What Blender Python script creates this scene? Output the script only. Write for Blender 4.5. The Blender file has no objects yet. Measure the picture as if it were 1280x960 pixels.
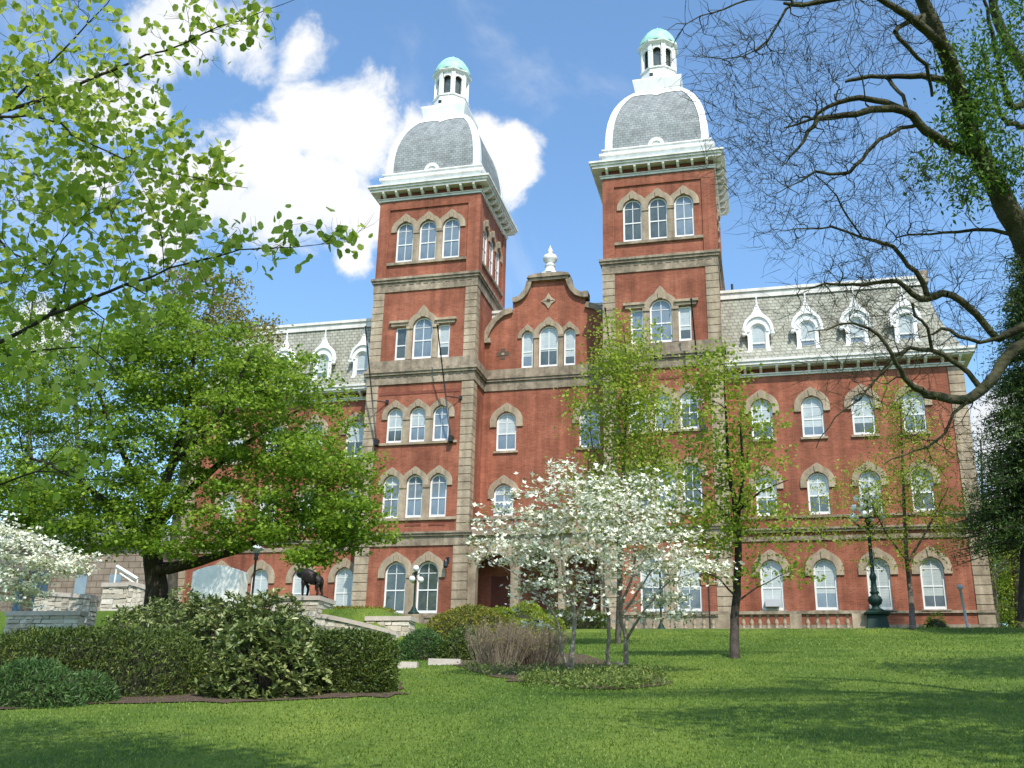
import bpy, math, random
import numpy as np
from mathutils import Vector, Matrix
from mathutils.geometry import tessellate_polygon
R = math.radians
scene = bpy.context.scene
COL = scene.collection
# ------------------------------------------------------------------ camera
CAM = np.array([26.0024, -62.1321, -7.4314])
YAW, PIT, ROL, F = 0.2495, 0.3344, 0.0233, 1285.66
fw = np.array([-math.sin(YAW)*math.cos(PIT), math.cos(YAW)*math.cos(PIT), math.sin(PIT)])
rt = np.array([math.cos(YAW), math.sin(YAW), 0.0]); up = np.cross(rt, fw)
rt, up = rt*math.cos(ROL)+up*math.sin(ROL), -rt*math.sin(ROL)+up*math.cos(ROL)
cd = bpy.data.cameras.new("camera"); cam = bpy.data.objects.new("camera", cd); COL.objects.link(cam)
M = Matrix.Identity(4)
for i in range(3):
    M[i][0], M[i][1], M[i][2], M[i][3] = rt[i], up[i], -fw[i], CAM[i]
cam.matrix_world = M
cd.sensor_width = 36.0; cd.lens = F/1280*36.0; cd.clip_start = 0.1; cd.clip_end = 5000
scene.camera = cam
def ray(u, v): return fw+rt*(u-640)/F-up*(v-480)/F
def at(u, v, D): return CAM+ray(u, v)*D            # point at true depth D metres
def onY(u, v, Y):
    d = ray(u, v); return CAM+d*(Y-CAM[1])/d[1]
# ------------------------------------------------------------------ light
SUN_AZ, SUN_EL = 30.0, 52.0     # degrees right of the facade normal, above the horizon
sdir = np.array([math.sin(R(SUN_AZ))*math.cos(R(SUN_EL)), -math.cos(R(SUN_AZ))*math.cos(R(SUN_EL)), math.sin(R(SUN_EL))])
sl = bpy.data.lights.new("sun", 'SUN'); sl.energy = 3.7; sl.angle = R(0.55); sl.color = (1.0, 0.95, 0.86)
so = bpy.data.objects.new("sun", sl); COL.objects.link(so); so.location = (0, 0, 60)
so.rotation_euler = Vector(sdir).to_track_quat('Z', 'Y').to_euler()
scene.view_settings.view_transform = 'Standard'; scene.view_settings.look = 'None'
scene.view_settings.gamma = 1; scene.view_settings.exposure = 0.45
scene.cycles.max_bounces = 6; scene.cycles.transparent_max_bounces = 4
scene.cycles.diffuse_bounces = 3; scene.cycles.glossy_bounces = 2; scene.cycles.transmission_bounces = 3
world = bpy.data.worlds.new("World"); scene.world = world; world.use_nodes = True
nt = world.node_tree; nt.nodes.clear()
def wn(t, **k):
    n = nt.nodes.new(t)
    for a, b in k.items(): setattr(n, a, b)
    return n
def wmath(op, a, b=None, c=None, clamp=False):
    n = wn('ShaderNodeMath', operation=op, use_clamp=clamp)
    for i, x in enumerate((a, b, c)):
        if x is None: continue
        if isinstance(x, (int, float)): n.inputs[i].default_value = x
        else: nt.links.new(x, n.inputs[i])
    return n.outputs[0]
sky = wn('ShaderNodeTexSky', sky_type='NISHITA', sun_disc=False)
sky.sun_elevation = R(SUN_EL); sky.sun_rotation = R(180-SUN_AZ); sky.air_density = 1.0; sky.dust_density = 1.2; sky.ozone_density = 1.6
tc = wn('ShaderNodeTexCoord')
def wnoise(scale, detail, rough, off=(0, 0, 0), dist=0.0):
    mp = wn('ShaderNodeMapping'); mp.inputs['Location'].default_value = off
    nt.links.new(tc.outputs['Generated'], mp.inputs[0])
    n = wn('ShaderNodeTexNoise'); n.inputs['Scale'].default_value = scale; n.inputs['Detail'].default_value = detail
    n.inputs['Roughness'].default_value = rough; n.inputs['Distortion'].default_value = dist
    nt.links.new(mp.outputs[0], n.inputs['Vector']); return n.outputs['Fac']
CL = [(392, 150, 62), (340, 200, 72), (450, 170, 72), (520, 200, 70), (285, 215, 48), (400, 240, 85), (340, 262, 62), (470, 270, 55), (215, 250, 48), (250, 225, 40),
      (590, 190, 50), (642, 192, 42), (560, 250, 40), (620, 215, 42), (240, 30, 62), (310, 50, 60), (375, 62, 48), (195, 50, 45), (130, 125, 45), (90, 118, 32), (180, 130, 25),
      (120, 220, 30), (440, 318, 30), (210, 300, 36), (60, 420, 40), (1262, 560, 70), (1275, 640, 60)]
dens = None
for u, v, r in CL:
    d = ray(u, v); d /= np.linalg.norm(d)
    n = wn('ShaderNodeVectorMath', operation='DISTANCE'); n.inputs[1].default_value = tuple(d)
    nt.links.new(tc.outputs['Generated'], n.inputs[0])
    x = wmath('MULTIPLY_ADD', n.outputs['Value'], -F/r/1.05, 1.0)
    dens = x if dens is None else wmath('MAXIMUM', dens, x)
n1 = wnoise(11, 12, 0.62, (3.1, 1.7, 0.4), 0.3); n2 = wnoise(2.6, 3, 0.5, (1.0, 5.0, 2.0)); n3 = wnoise(5, 6, 0.6, (4.0, 2.5, 7.0), 0.8)
dens = wmath('MULTIPLY_ADD', wmath('SUBTRACT', n1, 0.5), 2.5, dens)
mr = wn('ShaderNodeMapRange', interpolation_type='SMOOTHSTEP'); nt.links.new(dens, mr.inputs[0])
mr.inputs[1].default_value = -0.02; mr.inputs[2].default_value = 0.46; mr.inputs[3].default_value = 0; mr.inputs[4].default_value = 1
wis = wn('ShaderNodeMapRange', interpolation_type='SMOOTHSTEP'); nt.links.new(n3, wis.inputs[0])
wis.inputs[1].default_value = 0.54; wis.inputs[2].default_value = 0.86; wis.inputs[3].default_value = 0; wis.inputs[4].default_value = 0.45
alpha = wmath('MAXIMUM', mr.outputs[0], wis.outputs[0])
shade = wn('ShaderNodeMapRange'); nt.links.new(n2, shade.inputs[0])
shade.inputs[1].default_value = 0.35; shade.inputs[2].default_value = 0.62; shade.inputs[3].default_value = 0.55; shade.inputs[4].default_value = 1.0
cc = wn('ShaderNodeMixRGB'); cc.inputs[1].default_value = (0.62, 0.70, 0.80, 1); cc.inputs[2].default_value = (1, 1, 1, 1)
nt.links.new(shade.outputs[0], cc.inputs[0])
tint = wn('ShaderNodeMixRGB', blend_type='MULTIPLY'); tint.inputs[0].default_value = 1; tint.inputs[2].default_value = (1.04, 1.27, 1.36, 1)
nt.links.new(sky.outputs[0], tint.inputs[1])
b1 = wn('ShaderNodeBackground'); b1.inputs[1].default_value = 0.15; nt.links.new(tint.outputs[0], b1.inputs[0])
b2 = wn('ShaderNodeBackground'); b2.inputs[1].default_value = 0.80; nt.links.new(cc.outputs[0], b2.inputs[0])
mx = wn('ShaderNodeMixShader'); nt.links.new(alpha, mx.inputs[0]); nt.links.new(b1.outputs[0], mx.inputs[1]); nt.links.new(b2.outputs[0], mx.inputs[2])
wo = wn('ShaderNodeOutputWorld'); nt.links.new(mx.outputs[0], wo.inputs[0])
# ------------------------------------------------------------------ materials
def mat(name, c1, c2=None, scale=3.0, rough=0.8, bump=0.0, bscale=None, stretch=(1, 1, 1), metal=0.0, spec=0.3, island=False, transl=0.0,
        c3=None, detail=6, brick=None, coat=0.0, streak=0.0):
    m = bpy.data.materials.new(name); m.use_nodes = True; t = m.node_tree; N = t.nodes; L = t.links
    p = N['Principled BSDF']; p.inputs['Roughness'].default_value = rough; p.inputs['Metallic'].default_value = metal
    p.inputs['Specular IOR Level'].default_value = spec; p.inputs['Coat Weight'].default_value = coat; p.inputs['Coat Roughness'].default_value = 0.03
    tcn = N.new('ShaderNodeTexCoord'); mp = N.new('ShaderNodeMapping'); mp.inputs['Scale'].default_value = stretch
    L.new(tcn.outputs['Object'], mp.inputs[0])
    def rgb(c): return (*c, 1)
    nz = N.new('ShaderNodeTexNoise'); nz.inputs['Scale'].default_value = scale; nz.inputs['Detail'].default_value = detail
    nz.inputs['Roughness'].default_value = 0.6; L.new(mp.outputs[0], nz.inputs['Vector'])
    col = None
    if c2 is not None:
        rp = N.new('ShaderNodeValToRGB'); e = rp.color_ramp.elements
        if island:
            ge = N.new('ShaderNodeNewGeometry'); mm = N.new('ShaderNodeMath'); mm.operation = 'MULTIPLY_ADD'
            L.new(nz.outputs['Fac'], mm.inputs[0]); mm.inputs[1].default_value = 0.7
            m2 = N.new('ShaderNodeMath'); m2.operation = 'MULTIPLY_ADD'; L.new(ge.outputs['Random Per Island'], m2.inputs[0])
            m2.inputs[1].default_value = 0.6; m2.inputs[2].default_value = -0.15; L.new(m2.outputs[0], mm.inputs[2]); L.new(mm.outputs[0], rp.inputs[0])
            e[0].position = 0.12; e[1].position = 0.88
        else:
            L.new(nz.outputs['Fac'], rp.inputs[0]); e[0].position = 0.3; e[1].position = 0.7
        e[0].color = rgb(c1); e[1].color = rgb(c2)
        if c3 is not None:
            x = e.new(0.5); x.color = rgb(c3)
        col = rp.outputs[0]
    if brick:
        bw, bh, mort, mc, amt, var = brick
        sx = N.new('ShaderNodeSeparateXYZ'); L.new(tcn.outputs['Object'], sx.inputs[0])
        ad = N.new('ShaderNodeMath'); L.new(sx.outputs[0], ad.inputs[0]); L.new(sx.outputs[1], ad.inputs[1])
        cx = N.new('ShaderNodeCombineXYZ'); L.new(ad.outputs[0], cx.inputs[0]); L.new(sx.outputs[2], cx.inputs[1])
        br = N.new('ShaderNodeTexBrick'); L.new(cx.outputs[0], br.inputs['Vector']); br.inputs['Scale'].default_value = 1
        br.inputs['Brick Width'].default_value = bw; br.inputs['Row Height'].default_value = bh; br.inputs['Mortar Size'].default_value = mort
        br.inputs['Color1'].default_value = (1, 1, 1, 1); br.inputs['Color2'].default_value = (var, var, var, 1); br.inputs['Mortar'].default_value = rgb(mc)
        ml = N.new('ShaderNodeMixRGB'); ml.blend_type = 'MULTIPLY'; ml.inputs[0].default_value = amt
        L.new(col, ml.inputs[1]); L.new(br.outputs['Color'], ml.inputs[2]); col = ml.outputs[0]
    if streak and col is not None:      # rain streaks and broad soot patches
        for st, sc, lo, hi in (((1, 1, .09), 1.6, 1-streak, 1+streak*.35), ((1, 1, 1), .16, 1-streak*.6, 1+streak*.4)):
            m9 = N.new('ShaderNodeMapping'); m9.inputs['Scale'].default_value = st; L.new(tcn.outputs['Object'], m9.inputs[0])
            n9 = N.new('ShaderNodeTexNoise'); n9.inputs['Scale'].default_value = sc; n9.inputs['Detail'].default_value = 6; n9.inputs['Roughness'].default_value = .65; L.new(m9.outputs[0], n9.inputs['Vector'])
            r9 = N.new('ShaderNodeValToRGB'); L.new(n9.outputs['Fac'], r9.inputs[0]); r9.color_ramp.elements[0].position = .36; r9.color_ramp.elements[1].position = .62
            r9.color_ramp.elements[0].color = (lo, lo*.99, lo*.98, 1); r9.color_ramp.elements[1].color = (hi, hi, hi, 1)
            x9 = N.new('ShaderNodeMixRGB'); x9.blend_type = 'MULTIPLY'; x9.inputs[0].default_value = 1; L.new(col, x9.inputs[1]); L.new(r9.outputs[0], x9.inputs[2]); col = x9.outputs[0]
    if col is None: p.inputs['Base Color'].default_value = rgb(c1)
    else: L.new(col, p.inputs['Base Color'])
    if bump:
        bp = N.new('ShaderNodeBump'); bp.inputs['Strength'].default_value = bump; bp.inputs['Distance'].default_value = 0.05
        nb = N.new('ShaderNodeTexNoise'); nb.inputs['Scale'].default_value = bscale or scale*4; nb.inputs['Detail'].default_value = 5
        L.new(mp.outputs[0], nb.inputs['Vector']); L.new(nb.outputs['Fac'], bp.inputs['Height'])
        L.new(bp.outputs[0], p.inputs['Normal'])
    if transl:
        tr = N.new('ShaderNodeBsdfTranslucent'); ms = N.new('ShaderNodeMixShader'); ms.inputs[0].default_value = transl
        if col is not None: L.new(col, tr.inputs[0])
        else: tr.inputs[0].default_value = rgb(c1)
        L.new(p.outputs[0], ms.inputs[1]); L.new(tr.outputs[0], ms.inputs[2]); L.new(ms.outputs[0], N['Material Output'].inputs[0])
    return m
def leafmat(name, a, b, c, transl=0.35, scale=0.8, rough=0.5, spec=0.35):
    return mat(name, a, b, scale=scale, c3=c, island=True, transl=transl, rough=rough, spec=spec, detail=3)
MT = dict(
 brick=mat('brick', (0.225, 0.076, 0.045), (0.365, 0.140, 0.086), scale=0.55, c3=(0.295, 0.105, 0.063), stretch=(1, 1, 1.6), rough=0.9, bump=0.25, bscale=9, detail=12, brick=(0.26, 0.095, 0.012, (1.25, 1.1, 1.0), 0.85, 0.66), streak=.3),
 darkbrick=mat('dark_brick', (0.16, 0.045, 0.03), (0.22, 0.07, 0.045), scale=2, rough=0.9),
 stone=mat('sandstone', (0.25, 0.19, 0.135), (0.44, 0.35, 0.255), scale=1.5, c3=(0.36, 0.28, 0.195), rough=0.9, bump=0.5, bscale=7, streak=.3),
 belt=mat('weathered_sandstone', (0.19, 0.15, 0.11), (0.38, 0.30, 0.22), scale=2.4, c3=(0.29, 0.23, 0.165), rough=0.9, bump=0.5, bscale=7, streak=.4),
 joint=mat('dark_joint', (0.10, 0.07, 0.05)),
 white=mat('white_paint', (0.76, 0.75, 0.73), (0.88, 0.87, 0.85), scale=1.2, rough=0.45, bump=0.1, stretch=(1, 1, .3), streak=.12),
 trim=mat('pale_trim_paint', (0.64, 0.61, 0.56), (0.78, 0.75, 0.70), scale=1.0, rough=0.55, stretch=(1, 1, .3), streak=.2),
 slate=mat('tower_slate', (0.22, 0.235, 0.235), (0.36, 0.38, 0.38), scale=2.0, rough=0.7, bump=0.4, brick=(0.35, 0.2, 0.02, (0.35, 0.35, 0.35), 0.75, 0.72), streak=.12),
 shingle=mat('fishscale_slate', (0.31, 0.305, 0.25), (0.46, 0.45, 0.37), scale=2.2, rough=0.8, bump=0.4, brick=(0.38, 0.26, 0.035, (0.4, 0.4, 0.38), 0.8, 0.72), streak=.15),
 flat=mat('flat_roof', (0.25, 0.25, 0.24)),
 copper=mat('verdigris_copper', (0.22, 0.46, 0.36), (0.42, 0.68, 0.55), scale=2.5, rough=0.6, bump=0.1, stretch=(1, 1, .4)),
 glass=mat('window_glass', (0.07, 0.095, 0.11), (0.24, 0.28, 0.31), scale=0.45, rough=0.06, spec=1.0, coat=0.6),
 darkglass=mat('dark_window_glass', (0.03, 0.04, 0.035), (0.10, 0.12, 0.10), scale=1.0, rough=0.05, spec=0.8, coat=0.3),
 blind=mat('blind_behind_glass', (0.34, 0.38, 0.38), (0.56, 0.58, 0.55), scale=1.0, rough=0.3, spec=0.6, coat=0.5, brick=(5, 0.16, 0.014, (0.7, 0.7, 0.7), 0.5, 1.0)),
 black=mat('black_iron', (0.012, 0.014, 0.013), rough=0.4, spec=0.5),
 green=mat('dark_green_cast_iron', (0.004, 0.020, 0.014), (0.008, 0.034, 0.024), scale=4, rough=0.6, spec=0.3, bump=0.1),
 globe=mat('white_glass_globe', (0.85, 0.86, 0.86), rough=0.2, spec=0.5, coat=0.4),
 bronze=mat('dark_bronze', (0.02, 0.018, 0.018), (0.045, 0.035, 0.03), scale=6, rough=0.42, metal=0.5, bump=0.5, bscale=25),
 pale=mat('pale_limestone', (0.68, 0.66, 0.60), (0.82, 0.80, 0.74), scale=0.9, rough=0.7, bump=0.1),
 conc=mat('concrete_cap', (0.42, 0.36, 0.31), (0.56, 0.49, 0.43), scale=3, rough=0.85, bump=0.2),
 rubble=mat('fieldstone', (0.38, 0.33, 0.26), (0.70, 0.65, 0.56), scale=3.0, c3=(0.55, 0.49, 0.40), rough=0.9, bump=0.6, bscale=10, island=True),
 mortar=mat('mortar', (0.20, 0.175, 0.14), (0.30, 0.26, 0.21), scale=5),
 annex=mat('brown_stone_courses', (0.22, 0.165, 0.125), (0.36, 0.28, 0.22), scale=1.5, rough=0.9, bump=0.3, brick=(0.9, 0.42, 0.035, (0.45, 0.4, 0.38), 0.9, 0.8)),
 bark=mat('grey_brown_bark', (0.05, 0.040, 0.030), (0.17, 0.14, 0.11), scale=5, rough=0.95, bump=1.0, bscale=9, stretch=(1, 1, .35)),
 darkbark=mat('dark_bark', (0.022, 0.017, 0.013), (0.07, 0.055, 0.042), scale=5, rough=0.95, bump=1.0, bscale=9, stretch=(1, 1, .35)),
 mossbark=mat('mossy_bark', (0.03, 0.024, 0.018), (0.10, 0.085, 0.062), scale=2.2, c3=(0.055, 0.055, 0.022), rough=0.95, bump=1.0, bscale=14),
 palebark=mat('pale_grey_bark', (0.16, 0.13, 0.10), (0.36, 0.31, 0.25), scale=5, rough=0.95, bump=0.6, bscale=16),
 maple=leafmat('maple_leaves', (0.10, 0.18, 0.015), (0.42, 0.53, 0.07), (0.22, 0.345, 0.033), 0.5, 0.6),
 tulip=leafmat('young_tulip_leaves', (0.17, 0.27, 0.025), (0.62, 0.66, 0.17), (0.36, 0.47, 0.05), 0.6, 0.7),
 spring=leafmat('spring_leaves', (0.22, 0.30, 0.03), (0.50, 0.54, 0.09), (0.34, 0.42, 0.045), 0.5, 0.6),
 spring2=leafmat('sparse_spring_leaves', (0.18, 0.28, 0.025), (0.46, 0.47, 0.08), (0.30, 0.39, 0.04), 0.5, 0.6),
 redbud=leafmat('reddish_young_leaves', (0.20, 0.15, 0.04), (0.36, 0.32, 0.08), (0.26, 0.24, 0.05), 0.35),
 dogleaf=leafmat('dogwood_leaves', (0.14, 0.19, 0.03), (0.30, 0.34, 0.09), (0.22, 0.26, 0.05), 0.35),
 bract=leafmat('dogwood_bracts', (0.76, 0.75, 0.56), (0.90, 0.89, 0.78), (0.86, 0.85, 0.70), 0.25),
 yew=leafmat('yew_needles', (0.030, 0.060, 0.012), (0.17, 0.20, 0.03), (0.075, 0.115, 0.018), 0.2, 1.2),
 goldyew=leafmat('golden_yew_needles', (0.07, 0.10, 0.012), (0.36, 0.31, 0.035), (0.19, 0.19, 0.02), 0.25, 1.0),
 juniper=leafmat('soft_green_shrub_leaves', (0.045, 0.10, 0.03), (0.14, 0.22, 0.06), (0.08, 0.16, 0.04), 0.3, 1.0),
 rhodo=leafmat('rhododendron_leaves', (0.055, 0.09, 0.018), (0.36, 0.37, 0.14), (0.16, 0.21, 0.055), 0.2, 1.5, 0.4, 0.5),
 ever=leafmat('dark_evergreen_needles', (0.02, 0.05, 0.010), (0.13, 0.19, 0.03), (0.055, 0.10, 0.018), 0.2, 0.5),
 ivy=leafmat('bright_hanging_leaves', (0.04, 0.11, 0.012), (0.16, 0.28, 0.03), (0.09, 0.18, 0.02), 0.4, 0.6),
 far=leafmat('far_tree_leaves', (0.10, 0.15, 0.05), (0.24, 0.28, 0.09), (0.16, 0.21, 0.07), 0.35, 0.3),
 cover=leafmat('groundcover_leaves', (0.07, 0.12, 0.02), (0.28, 0.32, 0.07), (0.14, 0.20, 0.04), 0.3, 1.5),
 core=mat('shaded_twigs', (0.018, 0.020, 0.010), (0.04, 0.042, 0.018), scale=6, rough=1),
 twig=mat('brown_dry_twigs', (0.12, 0.085, 0.055), (0.29, 0.24, 0.17), scale=3, island=True, rough=0.9),
 mulch=mat('dark_mulch', (0.05, 0.03, 0.022), (0.14, 0.09, 0.065), scale=9, rough=1, bump=1.0, bscale=30),
 grassb=leafmat('grass_blades', (0.08, 0.14, 0.015), (0.22, 0.30, 0.045), (0.135, 0.21, 0.025), 0.3, 0.35),
 lead=mat('blue_grey_door', (0.05, 0.09, 0.13)),
 reddoor=mat('dark_red_door', (0.10, 0.03, 0.022), (0.16, 0.05, 0.035), scale=2),
 brownsign=mat('dark_brown_sign_frame', (0.07, 0.03, 0.02)),
 tansign=mat('orange_tan_sign_board', (0.45, 0.20, 0.10)),
 greypost=mat('pale_grey_paint', (0.45, 0.45, 0.47)),
)
# lawn: two-scale mottled greens
def lawn_mat():
    m = bpy.data.materials.new('mown_lawn'); m.use_nodes = True; t = m.node_tree; N = t.nodes; L = t.links; p = N['Principled BSDF']
    p.inputs['Roughness'].default_value = 0.9; p.inputs['Specular IOR Level'].default_value = 0.15
    tcn = N.new('ShaderNodeTexCoord')
    def nz(s, d, st=(1, 1, 1)):
        mp = N.new('ShaderNodeMapping'); mp.inputs['Scale'].default_value = st; mp.inputs['Rotation'].default_value = (0, 0, 0.5); L.new(tcn.outputs['Object'], mp.inputs[0])
        n = N.new('ShaderNodeTexNoise'); n.inputs['Scale'].default_value = s; n.inputs['Detail'].default_value = d; n.inputs['Roughness'].default_value = 0.65
        L.new(mp.outputs[0], n.inputs['Vector']); return n.outputs['Fac']
    a = nz(0.5, 8); b = nz(14, 6, (1, 0.6, 1)); c = nz(0.35, 4, (1, .15, 1))
    r1 = N.new('ShaderNodeValToRGB'); L.new(a, r1.inputs[0]); e = r1.color_ramp.elements
    e[0].position = .32; e[0].color = (0.062, 0.120, 0.018, 1); e[1].position = .68; e[1].color = (0.150, 0.215, 0.038, 1)
    r2 = N.new('ShaderNodeValToRGB'); L.new(b, r2.inputs[0]); e = r2.color_ramp.elements
    e[0].position = .3; e[0].color = (0.55, 0.6, 0.55, 1); e[1].position = .7; e[1].color = (1.2, 1.15, 1.1, 1)
    r3 = N.new('ShaderNodeValToRGB'); L.new(c, r3.inputs[0]); e = r3.color_ramp.elements
    e[0].position = .38; e[0].color = (0.70, 0.78, 0.72, 1); e[1].position = .62; e[1].color = (1.28, 1.15, 1.1, 1)
    m1 = N.new('ShaderNodeMixRGB'); m1.blend_type = 'MULTIPLY'; m1.inputs[0].default_value = 1; L.new(r1.outputs[0], m1.inputs[1]); L.new(r2.outputs[0], m1.inputs[2])
    m2 = N.new('ShaderNodeMixRGB'); m2.blend_type = 'MULTIPLY'; m2.inputs[0].default_value = 1; L.new(m1.outputs[0], m2.inputs[1]); L.new(r3.outputs[0], m2.inputs[2])
    L.new(m2.outputs[0], p.inputs['Base Color'])
    bp = N.new('ShaderNodeBump'); bp.inputs['Strength'].default_value = 0.8; bp.inputs['Distance'].default_value = 0.06; L.new(b, bp.inputs['Height']); L.new(bp.outputs[0], p.inputs['Normal'])
    return m
MT['lawn'] = lawn_mat()
# ------------------------------------------------------------------ geometry helpers
class G:
    def __init__(s): s.v = []; s.f = []; s.n = 0
    def add(s, V, Fc, m=0):
        V = np.asarray(V, float).reshape(-1, 3)
        if isinstance(Fc, np.ndarray): s.f.append((Fc.astype(np.int64)+s.n, m))
        else:
            by = {}
            for q in Fc: by.setdefault(len(q), []).append(q)
            for k in by: s.f.append((np.array(by[k], np.int64)+s.n, m))
        s.v.append(V); s.n += len(V); return s
    def box(s, x0, x1, y0, y1, z0, z1, m=0):
        V = [(x, y, z) for z in (z0, z1) for y in (y0, y1) for x in (x0, x1)]
        return s.add(V, [(0, 2, 3, 1), (4, 5, 7, 6), (0, 1, 5, 4), (2, 6, 7, 3), (0, 4, 6, 2), (1, 3, 7, 5)], m)
    def obox(s, c, dx, dy, dz, rot, m=0):
        V = np.array([(x, y, z) for z in (-dz, dz) for y in (-dy, dy) for x in (-dx, dx)], float)
        ca, sa = math.cos(rot), math.sin(rot)
        V = np.stack([V[:, 0]*ca-V[:, 1]*sa, V[:, 0]*sa+V[:, 1]*ca, V[:, 2]], 1)+np.array(c)
        return s.add(V, [(0, 2, 3, 1), (4, 5, 7, 6), (0, 1, 5, 4), (2, 6, 7, 3), (0, 4, 6, 2), (1, 3, 7, 5)], m)
    def frus(s, x0, x1, y0, y1, z0, z1, i, m=0):
        V = [(x0, y0, z0), (x1, y0, z0), (x0, y1, z0), (x1, y1, z0), (x0+i, y0+i, z1), (x1-i, y0+i, z1), (x0+i, y1-i, z1), (x1-i, y1-i, z1)]
        return s.add(V, [(0, 2, 3, 1), (4, 5, 7, 6), (0, 1, 5, 4), (2, 6, 7, 3), (0, 4, 6, 2), (1, 3, 7, 5)], m)
    def lathe(s, prof, cx=0, cy=0, n=16, m=0, cz=0, a0=0.0):
        V = []; k = len(prof)
        for r, z in prof:
            for i in range(n):
                a = 2*math.pi*i/n+a0; V.append((cx+r*math.cos(a), cy+r*math.sin(a), z+cz))
        Fc = [(j*n+i, j*n+(i+1) % n, (j+1)*n+(i+1) % n, (j+1)*n+i) for j in range(k-1) for i in range(n)]
        Fc += [tuple(range(n))[::-1], tuple((k-1)*n+i for i in range(n))]
        return s.add(V, Fc, m)
    def tube(s, pts, rad, n=8, m=0):
        P = np.array(pts, float); k = len(P); rad = np.full(k, rad) if np.isscalar(rad) else np.array(rad)
        T = np.gradient(P, axis=0); T /= np.linalg.norm(T, axis=1)[:, None]+1e-9
        ref = np.array([0, 0, 1.0]) if abs(T[0][2]) < .9 else np.array([1.0, 0, 0]); V = []
        for i in range(k):
            a = np.cross(T[i], ref); a /= np.linalg.norm(a)+1e-9; b = np.cross(T[i], a); ref = -np.cross(T[i], a) if False else ref
            for j in range(n):
                t = 2*math.pi*j/n; V.append(P[i]+rad[i]*(a*math.cos(t)+b*math.sin(t)))
        Fc = [(i*n+j, i*n+(j+1) % n, (i+1)*n+(j+1) % n, (i+1)*n+j) for i in range(k-1) for j in range(n)]
        Fc += [tuple(range(n)), tuple((k-1)*n+i for i in range(n))[::-1]]
        return s.add(V, Fc, m)
    def prism(s, pts, y0, y1, m=0, tess=False):      # outline in x,z extruded along y (y0 = outward face)
        n = len(pts); V = [(x, y0, z) for x, z in pts]+[(x, y1, z) for x, z in pts]
        Fc = [(i, (i+1) % n, n+(i+1) % n, n+i) for i in range(n)]
        tr = tessellate_polygon([[Vector((x, z, 0)) for x, z in pts]])
        Fc += [tuple(t) for t in tr]+[tuple(n+i for i in t)[::-1] for t in tr]
        return s.add(V, Fc, m)
    def band(s, inner, outer, y0, y1, m=0):          # ribbon between two polylines in x,z, extruded
        n = len(inner); V = [(x, y0, z) for x, z in inner]+[(x, y0, z) for x, z in outer]+[(x, y1, z) for x, z in inner]+[(x, y1, z) for x, z in outer]
        Fc = []
        for i in range(n-1):
            Fc += [(i, i+1, n+i+1, n+i), (n+i, n+i+1, 3*n+i+1, 3*n+i), (i, 2*n+i, 2*n+i+1, i+1), (2*n+i, 3*n+i, 3*n+i+1, 2*n+i+1)]
        Fc += [(0, n, 3*n, 2*n), (n-1, 3*n-1, 4*n-1, 2*n-1)]
        return s.add(V, Fc, m)
    def sheet(s, outer, holes, y, depth, m=0):       # wall sheet facing -y with openings and their reveals
        loops = [outer]+holes; tr = tessellate_polygon([[Vector((x, z, 0)) for x, z in l] for l in loops])
        V = [(x, y, z) for l in loops for x, z in l]; s.add(V, [tuple(t) for t in tr], m)
        for h in holes:
            n = len(h); s.add([(x, y, z) for x, z in h]+[(x, y+depth, z) for x, z in h], [(i, (i+1) % n, n+(i+1) % n, n+i) for i in range(n)], m)
        return s
    def rotated(s, fn):
        s.v = [fn(v) for v in s.v]; return s
    def mesh(s, name, mats, smooth=False, off=(0, 0, 0)):
        me = bpy.data.meshes.new(name); V = np.concatenate(s.v)-np.array(off); me.vertices.add(len(V)); me.vertices.foreach_set('co', V.ravel().astype(np.float32))
        idx = np.concatenate([f.ravel() for f, _ in s.f]); cnt = np.concatenate([np.full(len(f), f.shape[1]) for f, _ in s.f])
        mi = np.concatenate([np.full(len(f), m) for f, m in s.f]); st = np.concatenate([[0], np.cumsum(cnt)[:-1]])
        me.loops.add(len(idx)); me.loops.foreach_set('vertex_index', idx.astype(np.int32)); me.polygons.add(len(cnt))
        me.polygons.foreach_set('loop_start', st.astype(np.int32)); me.polygons.foreach_set('loop_total', cnt.astype(np.int32))
        me.polygons.foreach_set('material_index', mi.astype(np.int32)); me.polygons.foreach_set('use_smooth', np.full(len(cnt), smooth))
        me.update(calc_edges=True); me.validate(verbose=False)
        for q in (mats if isinstance(mats, (list, tuple)) else [mats]): me.materials.append(MT[q])
        return me
    def build(s, name, mats, parent=None, smooth=False, off=None):
        if off is None:
            off = (0, 0, 0); q = parent
            while q is not None: off = np.array(off)+np.array(q.location); q = q.parent
        o = bpy.data.objects.new(name, s.mesh(name, mats, smooth, off)); COL.objects.link(o); o.parent = parent; return o
def tag(o, label=None, cat=None, group=None, kind=None):
    if label: o['label'] = label
    if cat: o['category'] = cat
    if group: o['group'] = group
    if kind: o['kind'] = kind
    return o
def root(name, loc, label, cat, group=None):
    o = bpy.data.objects.new(name, None); COL.objects.link(o); o.location = tuple(loc); o.empty_display_size = .3
    return tag(o, label, cat, group)
def solo(g, name, mats, base, label, cat, group=None, smooth=False):    # a thing that is one mesh
    o = g.build(name, mats, None, smooth, off=base); o.location = tuple(base); return tag(o, label, cat, group)
def put(name, me, parent, loc, rz=0.0):
    o = bpy.data.objects.new(name, me); COL.objects.link(o); o.parent = parent; o.location = loc; o.rotation_euler = (0, 0, rz); return o
def copy_tree(o, parent=None):
    c = o.copy(); COL.objects.link(c); c.parent = parent
    for ch in list(o.children): copy_tree(ch, c)
    return c
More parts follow.
